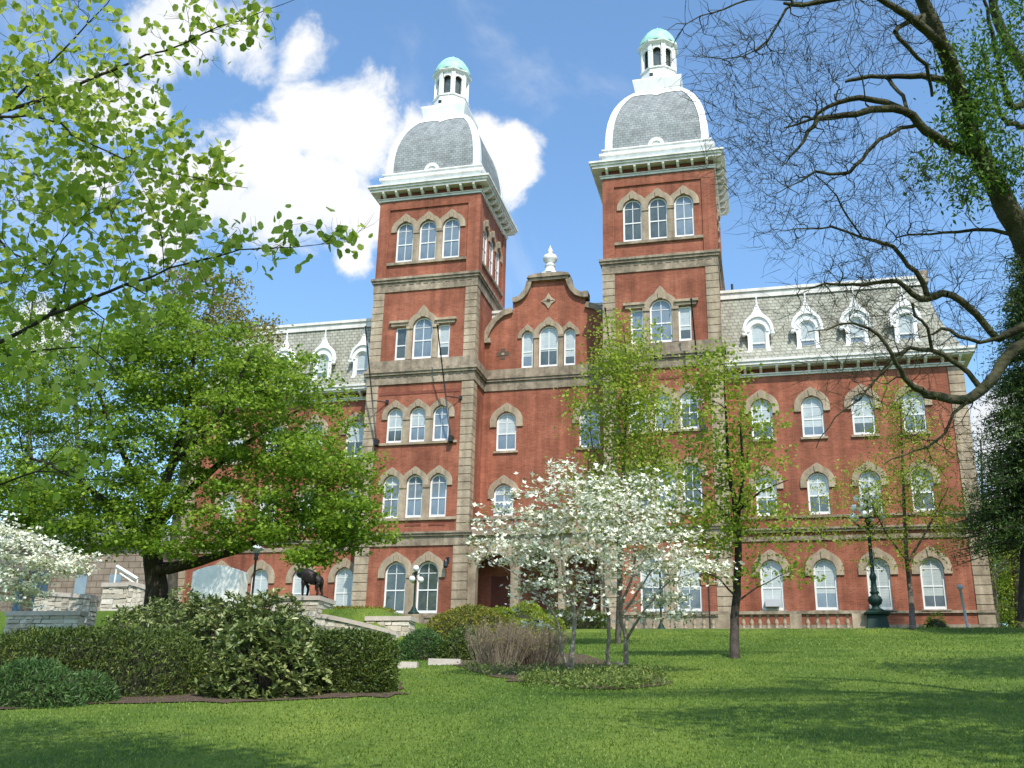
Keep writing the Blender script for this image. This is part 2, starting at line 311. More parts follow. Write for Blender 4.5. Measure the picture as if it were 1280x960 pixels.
# ------------------------------------------------------------------ terrain
def smooth(x, a, b):
    t = np.clip((x-a)/(b-a), 0, 1); return t*t*(3-2*t)
def GZ(x, y):
    x = np.asarray(x, float); y = np.asarray(y, float)
    base = -9.03+0.13*(y+62.13)
    z = np.where(base < -2.4, base, -2.4+(base+2.4)*0.9)
    z = np.minimum(z, -1.62)
    k = smooth(y, -12, -4); z = z*(1-k)+(-1.62)*k
    z = np.where(y < -75, -9.03-0.13*12.87, z)
    terr = smooth(y, -17.6, -16.6)*(1-smooth(x, 8.6, 9.8)); z = z*(1-terr)+(-1.75)*terr
    near = smooth(y, -60, -40)
    z = z+near*0.08*np.sin(x*0.23+1.0)*np.sin(y*0.19)*(1-smooth(y, -14, -6))
    return z
def ground():
    xs = np.concatenate([[-900, -300, -120, -70], np.arange(-50, 75, .8), [100, 180, 400, 900]])
    ys = np.concatenate([[-900, -300, -120, -80], np.arange(-70, 16, .6), [30, 80, 200, 500, 1200]])
    X, Y = np.meshgrid(xs, ys); Z = GZ(X, Y); n, m = X.shape
    V = np.stack([X.ravel(), Y.ravel(), Z.ravel()], 1); i = np.arange(n*m).reshape(n, m)
    Fc = np.stack([i[:-1, :-1].ravel(), i[:-1, 1:].ravel(), i[1:, 1:].ravel(), i[1:, :-1].ravel()], 1)
    g = G().add(V, Fc); o = g.build('ground', 'lawn', None, True); tag(o, kind='structure')
ground()
def gpt(u, v):      # where the sight line through a picture point meets the lawn
    d = ray(u, v); t = 5.0
    while t < 90:
        P = CAM+d*t
        if GZ(P[0], P[1]) > P[2]: break
        t += 0.05
    P = CAM+d*t; P[2] = float(GZ(P[0], P[1])); return P
# ------------------------------------------------------------------ college hall
DW, D1, EX, LX, A = 1.66, 2.56, 38.1, -14.0, 16.3
HALL = root('college_hall', (12, 3, -1.6), 'large red brick hall with twin domed towers, stone trim and slate mansard wings', 'building')
def arch(w, h, z0=0.0, n=12, cx=0.0, flatp=False):
    if flatp: return [(cx-w/2, z0), (cx+w/2, z0), (cx+w/2, z0+h), (cx-w/2, z0+h)]
    r = w/2; zs = z0+h-r; return [(cx-r, z0), (cx+r, z0)]+[(cx+r*math.cos(math.pi*i/n), zs+r*math.sin(math.pi*i/n)) for i in range(n+1)]
def inset(w, h, d, n=12, flatp=False): return arch(w-2*d, h-2*d, d, n, 0, flatp)
MESHES = {}
def proto(key, fn):
    if key not in MESHES: MESHES[key] = fn()
    return MESHES[key]
HOODN = [0]; rnd = random.Random(5)
def window(x, y, z, w, h, blind=0.5, rz=0.0, flatp=False, hood=0.0, leg=0.3, dark=False, sill=True, parent=None, mid=0.45, cross=True, peak=0.22, vert=True):
    parent = parent or HALL; L = parent.location if parent is not HALL else HALL.location
    loc = (x-HALL.location[0], y-HALL.location[1], z-HALL.location[2])
    key = (round(w, 2), round(h, 2), flatp, mid, cross, vert)
    def fr():
        g = G(); o = arch(w, h, 0, 12, 0, flatp); i = inset(w, h, .11, 12, flatp)
        o2 = o[1:]+[o[0], o[1]]; i2 = i[1:]+[i[0], i[1]]
        g.band(i2, o2, .10, .20); r = w/2-.11; zm = h*mid
        g.box(-r, r, .125, .18, zm-.04, zm+.04)
        if vert: g.box(-.02, .02, .14, .18, .1, h-.1)
        if cross and not flatp: g.box(-r, r, .14, .18, h-w/2-.02, h-w/2+.02)
        elif cross: g.box(-r, r, .14, .18, h*.75-.02, h*.75+.02)
        g.box(-r, r, .12, .18, .1, .19)
        return g.mesh('window', 'white')
    o = put('window', proto(('fr',)+key, fr), parent, loc, rz)
    def pn():
        g = G(); g.prism(inset(w, h, .1, 12, flatp), .165, .19); return g.mesh('pane', 'darkglass' if dark else 'glass')
    dark = dark or rnd.random() < .3
    put('pane', proto(('pn', dark)+key, pn), o, (0, 0, 0))
    if blind > 0 and z > -5:
        blind = min(1, max(.25, blind+rnd.choice((-.18, -.08, 0, 0, .06, .15)))) if blind < .9 else blind
        bz = h*(1-blind); blind_ = round(bz, 1)
        def bl():
            g = G(); q = max(blind_, .12); g.prism(arch(w-.22, h-.11-q, q, 12, 0, flatp), .158, .163); return g.mesh('blind', 'blind')
        put('blind', proto(('bl', blind_)+key, bl), o, (0, 0, 0))
    if hood:
        def hd():
            g = G(); r = w/2; zs = h-r; I = [(r, zs-leg)]; O = [(r+hood, zs-leg)]
            for k in range(25):
                a = math.pi*k/24; dd = abs(a-math.pi/2); ro = r+hood+peak*max(0, 1-dd/0.42)**1.3
                I.append((r*math.cos(a), zs+r*math.sin(a))); O.append((ro*math.cos(a), zs+ro*math.sin(a)))
            I.append((-r, zs-leg)); O.append((-r-hood, zs-leg)); g.band(I, O, -.09, .0)
            kz = zs+r+.02; g.prism([(-.13, kz), (.13, kz), (.17, kz+hood*.95), (.0, kz+hood+peak*.8), (-.17, kz+hood*.95)], -.16, -.09)
            return g.mesh('window_hood', 'stone')
        HOODN[0] += 1; put('window_hood', proto(('hd', hood, leg, peak)+key, hd), o, (0, -.005*(HOODN[0] % 3), 0))
    if sill:
        def sl_():
            g = G(); g.box(-w/2-.15, w/2+.15, -.12, .1, -.14, 0); return g.mesh('sill', 'stone')
        put('sill', proto(('sl', w), sl_), o, (0, 0, 0))
    return o
def box4(g, x0, x1, y0, y1, z0, z1, p, m=0): g.box(x0-p, x1+p, y0-p, y1+p, z0, z1, m)
def tower(X, idx):
    T = HALL; x0, x1, y0, y1 = X, X+7.5, 0.0, 7.3
    tops = [X+2.03, X+3.75, X+5.48]; w3 = [X+2.13, X+3.74, X+5.37]; w2 = [X+2.16, X+3.78, X+5.4]; w1 = [X+2.82, X+4.98]
    holes = [arch(1.3, 3.15, 24.5, 12, c) for c in tops]+[arch(1.14, 2.45, 11.17, 12, c) for c in w3]+[arch(1.16, 2.87, 6.08, 12, c) for c in w2]
    holes += [arch(1.45, 3.25, 0, 12, c) for c in w1]+[arch(1.45, 3.05, 17.08, 12, X+3.76), arch(.84, 2.42, 17.08, 12, X+2.2, True), arch(.84, 2.42, 17.08, 12, X+5.3, True)]
    g = G(); g.sheet([(x0, -1.7), (x1, -1.7), (x1, 29.6), (x0, 29.6)], holes, 0, .25)
    side = [arch(1.3, 3.15, 24.5, 12, c) for c in (1.85, 3.6, 5.35)]
    s = G(); s.sheet([(0, -1.7), (7.3, -1.7), (7.3, 29.6), (0, 29.6)], side, 0, .25)
    for v in s.v: V = v.copy(); v[:, 0] = x1-V[:, 1]; v[:, 1] = V[:, 0]
    for v, (f, m) in zip([None]*len(s.f), s.f): pass
    V = np.concatenate(s.v); g.add(V, [tuple(r) for f, m in s.f for r in f.tolist()])
    g.add([(x0, y0, -1.7), (x0, y1, -1.7), (x0, y1, 29.6), (x0, y0, 29.6), (x1, y1, -1.7), (x1, y1, 29.6)], [(0, 1, 2, 3), (1, 4, 5, 2)])
    # upper stage corner pilasters
    for a, b in ((x0-.0, x0+.8), (x1-.8, x1)):
        g.box(a, b, -.1, .0, 23.3, 29.35)
    for a, b in ((-.1, .8), (y1-.8, y1)): g.box(x1, x1+.1, a, b, 23.3, 29.35)
    g.box(x0+.8, x1-.8, -.1, 0, 28.7, 29.35)
    g.build('tower_wall', 'brick', T)
    # quoins
    q = G(); j = G()
    for (zb, zt) in ((-.25, 4.25), (5.15, 15.3), (17.0, 22.2)):
        n = max(1, round((zt-zb)/.54)); hh = (zt-zb)/n; ww = .92 if zb < 0 else .78
        for xa, xb in ((x0-.05, x0+ww), (x1-ww, x1+.05)):
            q = G()
            for k in range(n): q.box(xa, xb, -.05, ww, zb+k*hh, zb+(k+1)*hh-.045)
            q.box(xa+.03, xb-.03, -.02, ww-.02, zb, zt, 1); q.build('quoin', ['stone', 'joint'], T)
    # string courses
    b = G(); sc = G()
    for z0, z1, p in ((4.25, 4.85, .09), (4.85, 5.0, .2), (5.0, 5.12, .28), (15.3, 15.95, .10), (15.95, 16.12, .22), (16.12, 16.3, .30), (16.3, 17.04, .07),
                      (22.2, 22.9, .08), (22.9, 23.08, .18), (23.08, 23.25, .26), (-.28, -.0, .12), (-1.7, -.28, .05)):
        b = G(); box4(b, x0, x1, y0, y1, z0, z1, p); b.build('string_course', 'belt', T)
    G().box(x0+.8, x1-.8, -.14, 0, 24.26, 24.46).build('sill_course', 'belt', T)
    G().box(x1, x1+.14, .8, y1-.8, 24.26, 24.46).build('sill_course', 'belt', T)
    for z, p in ((15.42, .115), (22.32, .095)):
        for k in range(13): sc.box(x0+.45+k*.53, x0+.8+k*.53, -p, -p+.02, z+.33, z+.38)
    sc.build('frieze_slot', 'joint', T)
    G().box(x0+.9, x1-.9, -.03, 0, 14.55, 14.75).build('brick_course', 'darkbrick', T)
    for c in w2: G().box(c-.55, c+.55, -.03, 0, 5.55, 5.68).build('brick_panel', 'darkbrick', T)
    G().box(x0+.8, x1-.8, -.12, 0, 5.9, 6.08).build('sill_course', 'stone', T); G().box(x0+.95, x1-.95, -.12, 0, 11.0, 11.16).build('sill_course', 'stone', T)
    # stone mullions of the triple windows
    m = G()
    for cs, z, h, w in ((tops, 24.5, 3.15, 1.3), (w3, 11.17, 2.45, 1.14), (w2, 6.08, 2.87, 1.16), (w1, 0.0, 3.25, 1.45)):
        for a, b_ in zip(cs[:-1], cs[1:]):
            m = G(); m.box(a+w/2, b_-w/2, -.05, .0, z, z+h-w/2-.32); m.box(a+w/2-.03, b_-w/2+.03, -.11, -.0, z+h-w/2-.32, z+h-w/2-.14); m.build('mullion', 'stone', T)
    for xx in (X+2.62, X+4.49):
        m = G(); m.box(xx+.0, xx+.39, -.06, 0, 17.08, 19.3); m.box(xx-.04, xx+.43, -.14, 0, 19.3, 19.5); m.build('mullion', 'stone', T)
    for k, c in enumerate(tops): window(c, 0, 24.5, 1.3, 3.15, 0, hood=.40, leg=.12, sill=False, peak=.3)
    for k, c in enumerate((1.85, 3.6, 5.35)):
        window(x1, c, 24.5, 1.3, 3.15, 0, rz=math.pi/2, hood=.38, leg=.12, sill=False)
    for k, c in enumerate(w3): window(c, 0, 11.17, 1.14, 2.45, (.62, .6, .0)[k] if idx == 0 else .5, hood=.36, leg=.25, sill=False, peak=.2)
    for k, c in enumerate(w2): window(c, 0, 6.08, 1.16, 2.87, 0 if k else .3, hood=.36, leg=.2, sill=False, peak=.2)
    for k, c in enumerate(w1): window(c, 0, 0.0, 1.45, 3.25, 0 if idx == 0 else .55, hood=.45, leg=.3, dark=idx == 0, sill=True, peak=.2)
    window(X+3.76, 0, 17.08, 1.45, 3.05, 0 if idx == 0 else 0, hood=.42, leg=.0, sill=False, peak=.5)
    for c in (X+2.2, X+5.3):
        window(c, 0, 17.08, .84, 2.42, 0 if c < X+3 else .5, flatp=True, sill=False, cross=False, vert=False)
    for a, b_ in ((X+1.45, X+2.75), (X+4.77, X+6.07)):
        l = G(); l.box(a, b_, -.15, 0, 19.55, 19.75); l.box(a-.12, b_+.0 if a < X+3 else b_+.12, -.25, 0, 19.75, 19.92); l.box(a+.05, b_-.05, -.06, 0, 19.5, 19.56); l.build('window_lintel', 'stone', T)
    # cornice
    c = G(); box4(c, x0, x1, y0, y1, 29.42, 29.58, .13); box4(c, x0, x1, y0, y1, 29.58, 29.64, .2)
    box4(c, x0, x1, y0, y1, 30.02, 30.2, .62); box4(c, x0, x1, y0, y1, 30.2, 30.36, .72); box4(c, x0, x1, y0, y1, 30.36, 30.5, .82)
    cor = c.build('cornice', 'trim', T)
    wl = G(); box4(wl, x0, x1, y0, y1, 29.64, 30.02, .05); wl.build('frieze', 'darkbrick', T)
    def bk():
        k = G(); k.prism([(-.0, 0), (-.3, .05), (-.52, .25), (-.56, .38), (0, .38)], -.08, .08)
        for v in k.v: V = v.copy(); v[:, 0] = V[:, 1]; v[:, 1] = V[:, 0]
        return k.mesh('bracket', 'trim')
    bm = proto('bracket', bk); H = HALL.location
    for k in range(8):
        put('bracket', bm, cor, (x0+.35+k*.9715-H[0], -.05-H[1], 29.64-H[2]))
        put('bracket', bm, cor, (x1+.05-H[0], .35+k*.943-H[1], 29.64-H[2]), math.pi/2)
    # roof: base, slate bell, hips
    d = G(); d.frus(x0-.75, x1+.75, y0-.75, y1+.75, 30.5, 30.75, .72); d.box(x0-.02, x1+.02, -.02, y1+.02, 30.75, 31.25); d.box(x0-.2, x1+.2, -.2, y1+.2, 31.25, 31.4)
    d.box(x0+.05, x1-.05, .05, y1-.05, 31.4, 31.72); d.box(x0-.05, x1+.05, -.05, y1+.05, 31.72, 31.8)
    d.build('roof_base', 'white', T)
    prof = [(31.8, .22), (32.6, .24), (33.4, .30), (34.2, .42), (35.0, .62), (35.7, .88), (36.3, 1.18), (36.85, 1.52), (37.25, 1.82), (37.55, 2.08)]
    g = G(); V = []
    for z, i in prof: V += [(x0+i, y0+i, z), (x1-i, y0+i, z), (x1-i, y1-i, z), (x0+i, y1-i, z)]
    Fc = [(4*a+k, 4*a+(k+1) % 4, 4*a+4+(k+1) % 4, 4*a+4+k) for a in range(len(prof)-1) for k in range(4)]+[tuple(4*(len(prof)-1)+k for k in range(4))]
    rf = g.add(V, Fc).build('tower_roof', 'slate', T)
    def pi_(z): return np.interp(z, [p[0] for p in prof], [p[1] for p in prof])
    rb = G(); zs = np.linspace(31.8, 37.55, 16)
    for sx in (0, 1):
        for sy in (0, 1):
            V = []
            for z in zs:
                i = pi_(z); cx = x0+i if sx == 0 else x1-i; cy = y0+i if sy == 0 else y1-i; ux = 1 if sx == 0 else -1; uy = 1 if sy == 0 else -1
                ww = .46-.10*(z-31.8)/5.8; o = .06
                V += [(cx-ux*o, cy+uy*ww, z), (cx-ux*o, cy-uy*o, z+.01), (cx+ux*ww, cy-uy*o, z), (cx+ux*ww, cy+uy*.02, z), (cx+ux*.02, cy+uy*ww, z)]
            rb.add(V, [(5*a+k, 5*a+(k+1) % 5, 5*a+5+(k+1) % 5, 5*a+5+k) for a in range(15) for k in range(5)])
    n = 12
    for dz, ww in ((37.3, .35),):      # scalloped white head band under the platform on the front and right faces
        zz = 36.95; i0 = pi_(zz)
        V = []
        for k in range(n+1):
            t = k/n; z = 36.75+.32*abs(math.sin(t*math.pi*2.0))**.5; i = pi_(z); i2 = pi_(37.5); V += [(x0+i+(7.5-2*i)*t, y0+i-.05, z), (x0+i2+(7.5-2*i2)*t, y0+i2-.06, 37.5)]
        rb.add(V, [(2*k, 2*k+2, 2*k+3, 2*k+1) for k in range(n)])
        V = []
        for k in range(n+1):
            t = k/n; z = 36.75+.32*abs(math.sin(t*math.pi*2.0))**.5; i = pi_(z); i2 = pi_(37.5); V += [(x1-i+.05, y0+i+(7.3-2*i)*t, z), (x1-i2+.06, y0+i2+(7.3-2*i2)*t, 37.5)]
        rb.add(V, [(2*k, 2*k+2, 2*k+3, 2*k+1) for k in range(n)])
    rb.build('roof_hip', 'white', T)
    ro = G(); r0 = [(X+3.75+.55*math.cos(math.pi*k/12), 31.8+.55*math.sin(math.pi*k/12)) for k in range(13)]; r1 = [(X+3.75+.32*math.cos(math.pi*k/12), 31.8+.32*math.sin(math.pi*k/12)) for k in range(13)]
    ro.band(r1, r0, -.02, .25); ro.prism([(X+3.75+.31*math.cos(math.pi*k/12), 31.8+.31*math.sin(math.pi*k/12)) for k in range(13)], .1, .2)
    ro.build('roundel', 'white', T)
    # platform and lantern
    cx, cy = X+3.75, 3.65; p = G(); V = []
    for z, i in ((37.4, 1.55), (37.62, 1.62), (37.7, 1.62), (38.5, 1.78), (38.62, 1.78)): V += [(cx-i, cy-i, z), (cx+i, cy-i, z), (cx+i, cy+i, z), (cx-i, cy+i, z)]
    p.add(V, [(4*a+k, 4*a+(k+1) % 4, 4*a+4+(k+1) % 4, 4*a+4+k) for a in range(4) for k in range(4)]+[(0, 1, 2, 3), (16, 17, 18, 19)])
    p.build('lantern_platform', 'white', T)
    o8 = math.pi/8; ln = G(); ln.lathe([(1.52, 38.62), (1.5, 39.0), (1.36, 39.7), (1.34, 39.8), (1.44, 39.82), (1.44, 39.95), (1.2, 39.96)], cx, cy, 8, a0=o8)
    for k in range(8):
        a = o8+k*math.pi/4; ln.obox((cx+1.22*math.cos(a), cy+1.22*math.sin(a), 40.95), .13, .15, 1.0, a)
        a2 = a+math.pi/8; rr = 1.16
        wd = .80; pts = []   # arched board above each opening
        oo = [( .45, 41.3), (.45, 41.95), (-.45, 41.95), (-.45, 41.3)]
        I = [(.30*math.cos(math.pi*q/10), 41.38+.30*math.sin(math.pi*q/10)) for q in range(11)]; O = [(.45*(1-2*q/10), 41.95) for q in range(11)]
        b2 = G(); b2.band(I, O, -.05, .05); b2.box(.30, .45, -.05, .05, 39.95, 41.95); b2.box(-.45, -.30, -.05, .05, 39.95, 41.95)
        V = np.concatenate(b2.v); ca, sa = math.cos(a2+math.pi/2), math.sin(a2+math.pi/2)
        W = np.stack([cx+rr*math.cos(a2)+V[:, 0]*ca-V[:, 1]*sa, cy+rr*math.sin(a2)+V[:, 0]*sa+V[:, 1]*ca, V[:, 2]], 1)
        for f, m in b2.f: pass
        ln.add(W, [tuple(r) for f, m in b2.f for r in f.tolist()])
    ln.lathe([(1.36, 41.95), (1.42, 42.0), (1.55, 42.1), (1.58, 42.22), (1.5, 42.24)], cx, cy, 8, a0=o8)
    ln_o = ln.build('lantern', 'white', T)
    lv = G().lathe([(.98, 39.95), (.98, 41.95)], cx, cy, 8, a0=o8); lv.build('louvre', 'darkglass', ln_o)
    vt = G().box(cx-.55, cx-.3, cy-1.42, cy-1.2, 39.05, 39.3); vt.build('vent', 'black', ln_o)
    dm = G().lathe([(1.5, 42.22), (1.5, 42.3), (1.42, 42.6), (1.25, 43.0), (1.0, 43.4), (.7, 43.7), (.35, 43.9), (.12, 43.97), (.1, 44.05), (.13, 44.12), (.05, 44.2), (.02, 44.3)], cx, cy, 16)
    dm.build('dome', 'copper', ln_o, True)
tower(0.0, 0); tower(A, 1)
H = HALL.location
# ---- wings
def mansard(x0, x1, y0, z0, z1, ins, xl, xr, name='mansard_roof'):
    prof = [(z0, -.15), (z0+.5, .0), (z0+1.3, ins*.28), (z0+2.6, ins*.58), (z1, ins)]
    V = []
    for z, i in prof: V += [(x0+(i if xl else 0), y0+i, z), (x1-(i if xr else 0), y0+i, z), (x1-(i if xr else 0), 17-i, z), (x0+(i if xl else 0), 17-i, z)]
    n = len(prof); Fc = [(4*a+k, 4*a+(k+1) % 4, 4*a+4+(k+1) % 4, 4*a+4+k) for a in range(n-1) for k in range(4)]
    G().add(V, Fc).build(name, 'shingle', HALL)
    i = ins; c = G(); a = x0+(i if xl else 0); b = x1-(i if xr else 0)
    c.box(a-(.12 if xl else 0), b+(.12 if xr else 0), y0+i-.12, 17-i+.1, z1, z1+.42); c.box(a-(.22 if xl else 0), b+(.22 if xr else 0), y0+i-.22, 17-i+.2, z1+.42, z1+.62)
    c.build('roof_curb', 'trim', HALL)
def dormer_meshes():
    half = [(1.06, 0), (1.06, .2), (.98, .42), (.84, .6), (.74, .85), (.72, 1.15), (.72, 1.75), (.78, 1.86), (.98, 1.9), (1.04, 2.05), (1.04, 2.3), (.97, 2.55), (.84, 2.84), (.62, 3.04), (.38, 3.24), (.22, 3.5), (.08, 3.85)]
    out = half+[(-x, z) for x, z in reversed(half)]
    g = G(); g.sheet(out, [arch(.98, 2.15, .35)], 0, .18); g.sheet(out, [arch(.98, 2.15, .35)], .18, .001)
    n = len(out); g.add([(x, 0, z) for x, z in out]+[(x, .18, z) for x, z in out], [(i, (i+1) % n, n+(i+1) % n, n+i) for i in range(n)])
    I = [(.56*math.cos(math.pi*k/14), 2.0+.56*math.sin(math.pi*k/14)) for k in range(15)]; O = [(.74*math.cos(math.pi*k/14), 2.0+.72*math.sin(math.pi*k/14)) for k in range(15)]
    g.band(I, O, -.07, 0)
    J = [(.86*math.cos(math.pi*k/14), 2.05+.95*math.sin(math.pi*k/14)) for k in range(15)]; K = [(.98*math.cos(math.pi*k/14), 2.05+1.06*math.sin(math.pi*k/14)+.55*max(0, 1-abs(k-7)/2.6)**1.4) for k in range(15)]
    g.band(J, K, -.12, 0)
    for sx in (-1, 1): g.lathe([(.09, 0), (.14, .08), (.1, .2)], sx*.98, -.1, 8, cz=1.72)
    g.box(-.8, .8, -.08, 0, .0, .3)
    m1 = g.mesh('dormer', 'white')
    b = G(); prof = [(-.71, 0), (-.71, 1.85)]+[(-.88*math.cos(math.pi*k/12), 1.95+1.0*math.sin(math.pi*k/12)) for k in range(13)]+[(.71, 1.85), (.71, 0)]
    b.prism(prof, .19, 2.6); m2 = b.mesh('dormer_cheek', 'shingle')
    f = G(); f.lathe([(.08, 3.7), (.15, 3.78), (.08, 3.85), (.07, 3.92), (.12, 3.99), (.06, 4.08), (.04, 4.3), (.07, 4.36), (.03, 4.42), (.01, 4.7)], 0, .09, 8); m3 = f.mesh('finial', 'white', True)
    w = G(); i = inset(.98, 2.15, .07); o = arch(.98, 2.15); w.band([(x, z+.35) for x, z in i[1:]+i[:2]], [(x, z+.35) for x, z in o[1:]+o[:2]], .08, .14); w.box(-.42, .42, .07, .13, 1.22, 1.3); m4 = w.mesh('sash', 'white')
    p = G(); p.prism(arch(.98, 2.15, .35), .14, .165); m5 = p.mesh('pane', 'glass')
    q = G(); q.prism(arch(.84, 1.25, 1.18), .125, .135); m6 = q.mesh('blind', 'blind')
    return m1, m2, m3, m4, m5, m6
DM = dormer_meshes()
def dormer(x, k):
    o = put('dormer', DM[0], HALL, (x-H[0], DW+.12-H[1], 16.0-H[2])); o.scale = (.94, 1, 1.03)
    for nm, m in zip(('cheek', 'finial', 'sash', 'pane', 'blind'), DM[1:]): put(nm, m, o, (0, 0, 0))
    if k == 0:
        b = G().box(-.4, .4, .1, .12, .42, .56); put('open_gap', b.mesh('open_gap', 'black'), o, (0, 0, 0))
def wing(x0, x1, cols, right):
    holes = [arch(1.32, 2.65, 10.77, 12, c) for c in cols]+[arch(1.26, 2.6, 5.92, 12, c) for c in cols]+[arch(1.3, 3.0, .22, 12, c) for c in cols]
    g = G(); g.sheet([(x0, -1.7), (x1, -1.7), (x1, 15.2), (x0, 15.2)], holes, DW, .25)
    for x in (x0, x1): g.add([(x, DW, -1.7), (x, 17, -1.7), (x, 17, 15.2), (x, DW, 15.2)], [(0, 1, 2, 3)])
    g.add([(x0, 17, -1.7), (x1, 17, -1.7), (x1, 17, 15.2), (x0, 17, 15.2)], [(0, 1, 2, 3)])
    g.build('wing_wall', 'brick', HALL)
    b = G(); e0, e1 = (0 if right else .25), (.25 if right else 0)
    for z0, z1, p in ((4.35, 4.62, .08), (4.85, 5.0, .16), (5.0, 5.12, .24), (5.72, 5.86, .1), (.02, .16, .12)):
        b = G(); b.box(x0-(p if not right else 0), x1+(p if right else 0), DW-p, 17, z0, z1); b.build('string_course', 'belt', HALL)
    b = G(); b.box(x0-(.1 if not right else 0), x1+(.1 if right else 0), DW-.1, 17, -1.7, -.62); b.build('foundation', 'belt', HALL)
    q = G(); j = G(); xa, xb = (x1-.85, x1+.06) if right else (x0-.06, x0+.85)
    for zb, zt in ((-.6, 4.35), (5.14, 14.85)):
        n = round((zt-zb)/.54); hh = (zt-zb)/n
        q = G()
        for k in range(n): q.box(xa, xb, DW-.06, DW+.85, zb+k*hh, zb+(k+1)*hh-.045)
        q.box(xa+.03, xb-.03, DW-.03, DW+.8, zb, zt, 1); q.build('quoin', ['stone', 'joint'], HALL)
    def bx(g, z0, z1, p): g.box(x0-(p if not right else 0), x1+(p if right else 0), DW-p, 17+p, z0, z1)
    c = G(); bx(c, 14.9, 15.02, .1); bx(c, 15.02, 15.1, .18); bx(c, 15.42, 15.52, .62); bx(c, 15.52, 15.72, .72); bx(c, 15.72, 15.88, .8); bx(c, 15.88, 16.0, .3)
    cor = c.build('cornice', 'trim', HALL)
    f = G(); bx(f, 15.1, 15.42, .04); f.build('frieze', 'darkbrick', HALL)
    def bk():
        k = G(); k.prism([(-.0, -.0), (-.14, .0), (-.34, .1), (-.52, .22), (-.56, .32), (0, .32)], -.08, .08)
        for v in k.v: V = v.copy(); v[:, 0] = V[:, 1]; v[:, 1] = V[:, 0]
        return k.mesh('bracket', 'trim')
    bm = proto('wbracket', bk); n = int((x1-x0)/.985)
    for k in range(n+1):
        x = (x1-.12-k*.985) if right else (x0+.12+k*.985)
        put('bracket', bm, cor, (x-H[0], DW-.04-H[1], 15.1-H[2]))
    mansard(x0, x1, DW, 15.95, 21.05, 1.45, not right, right)
    rr = random.Random(3 if right else 8)
    for k, cx in enumerate(cols):
        for (z, w, h, hd) in ((10.77, 1.32, 2.65, .42), (5.92, 1.26, 2.6, .40), (.22, 1.3, 3.0, .45)):
            window(cx, DW, z, w, h, rr.choice((.55, .6, .4, .75)) if z > 1 else rr.choice((1, .95, .6)), hood=hd, leg=.32, sill=z != 5.92, peak=.2)
        dormer(cx+.08, k if right else 9)
wing(A+7.5, EX, [26.05, 29.12, 32.12, 35.07], True)
wing(LX, 0.0, [-1.4, -4.45, -7.5, -10.5], False)
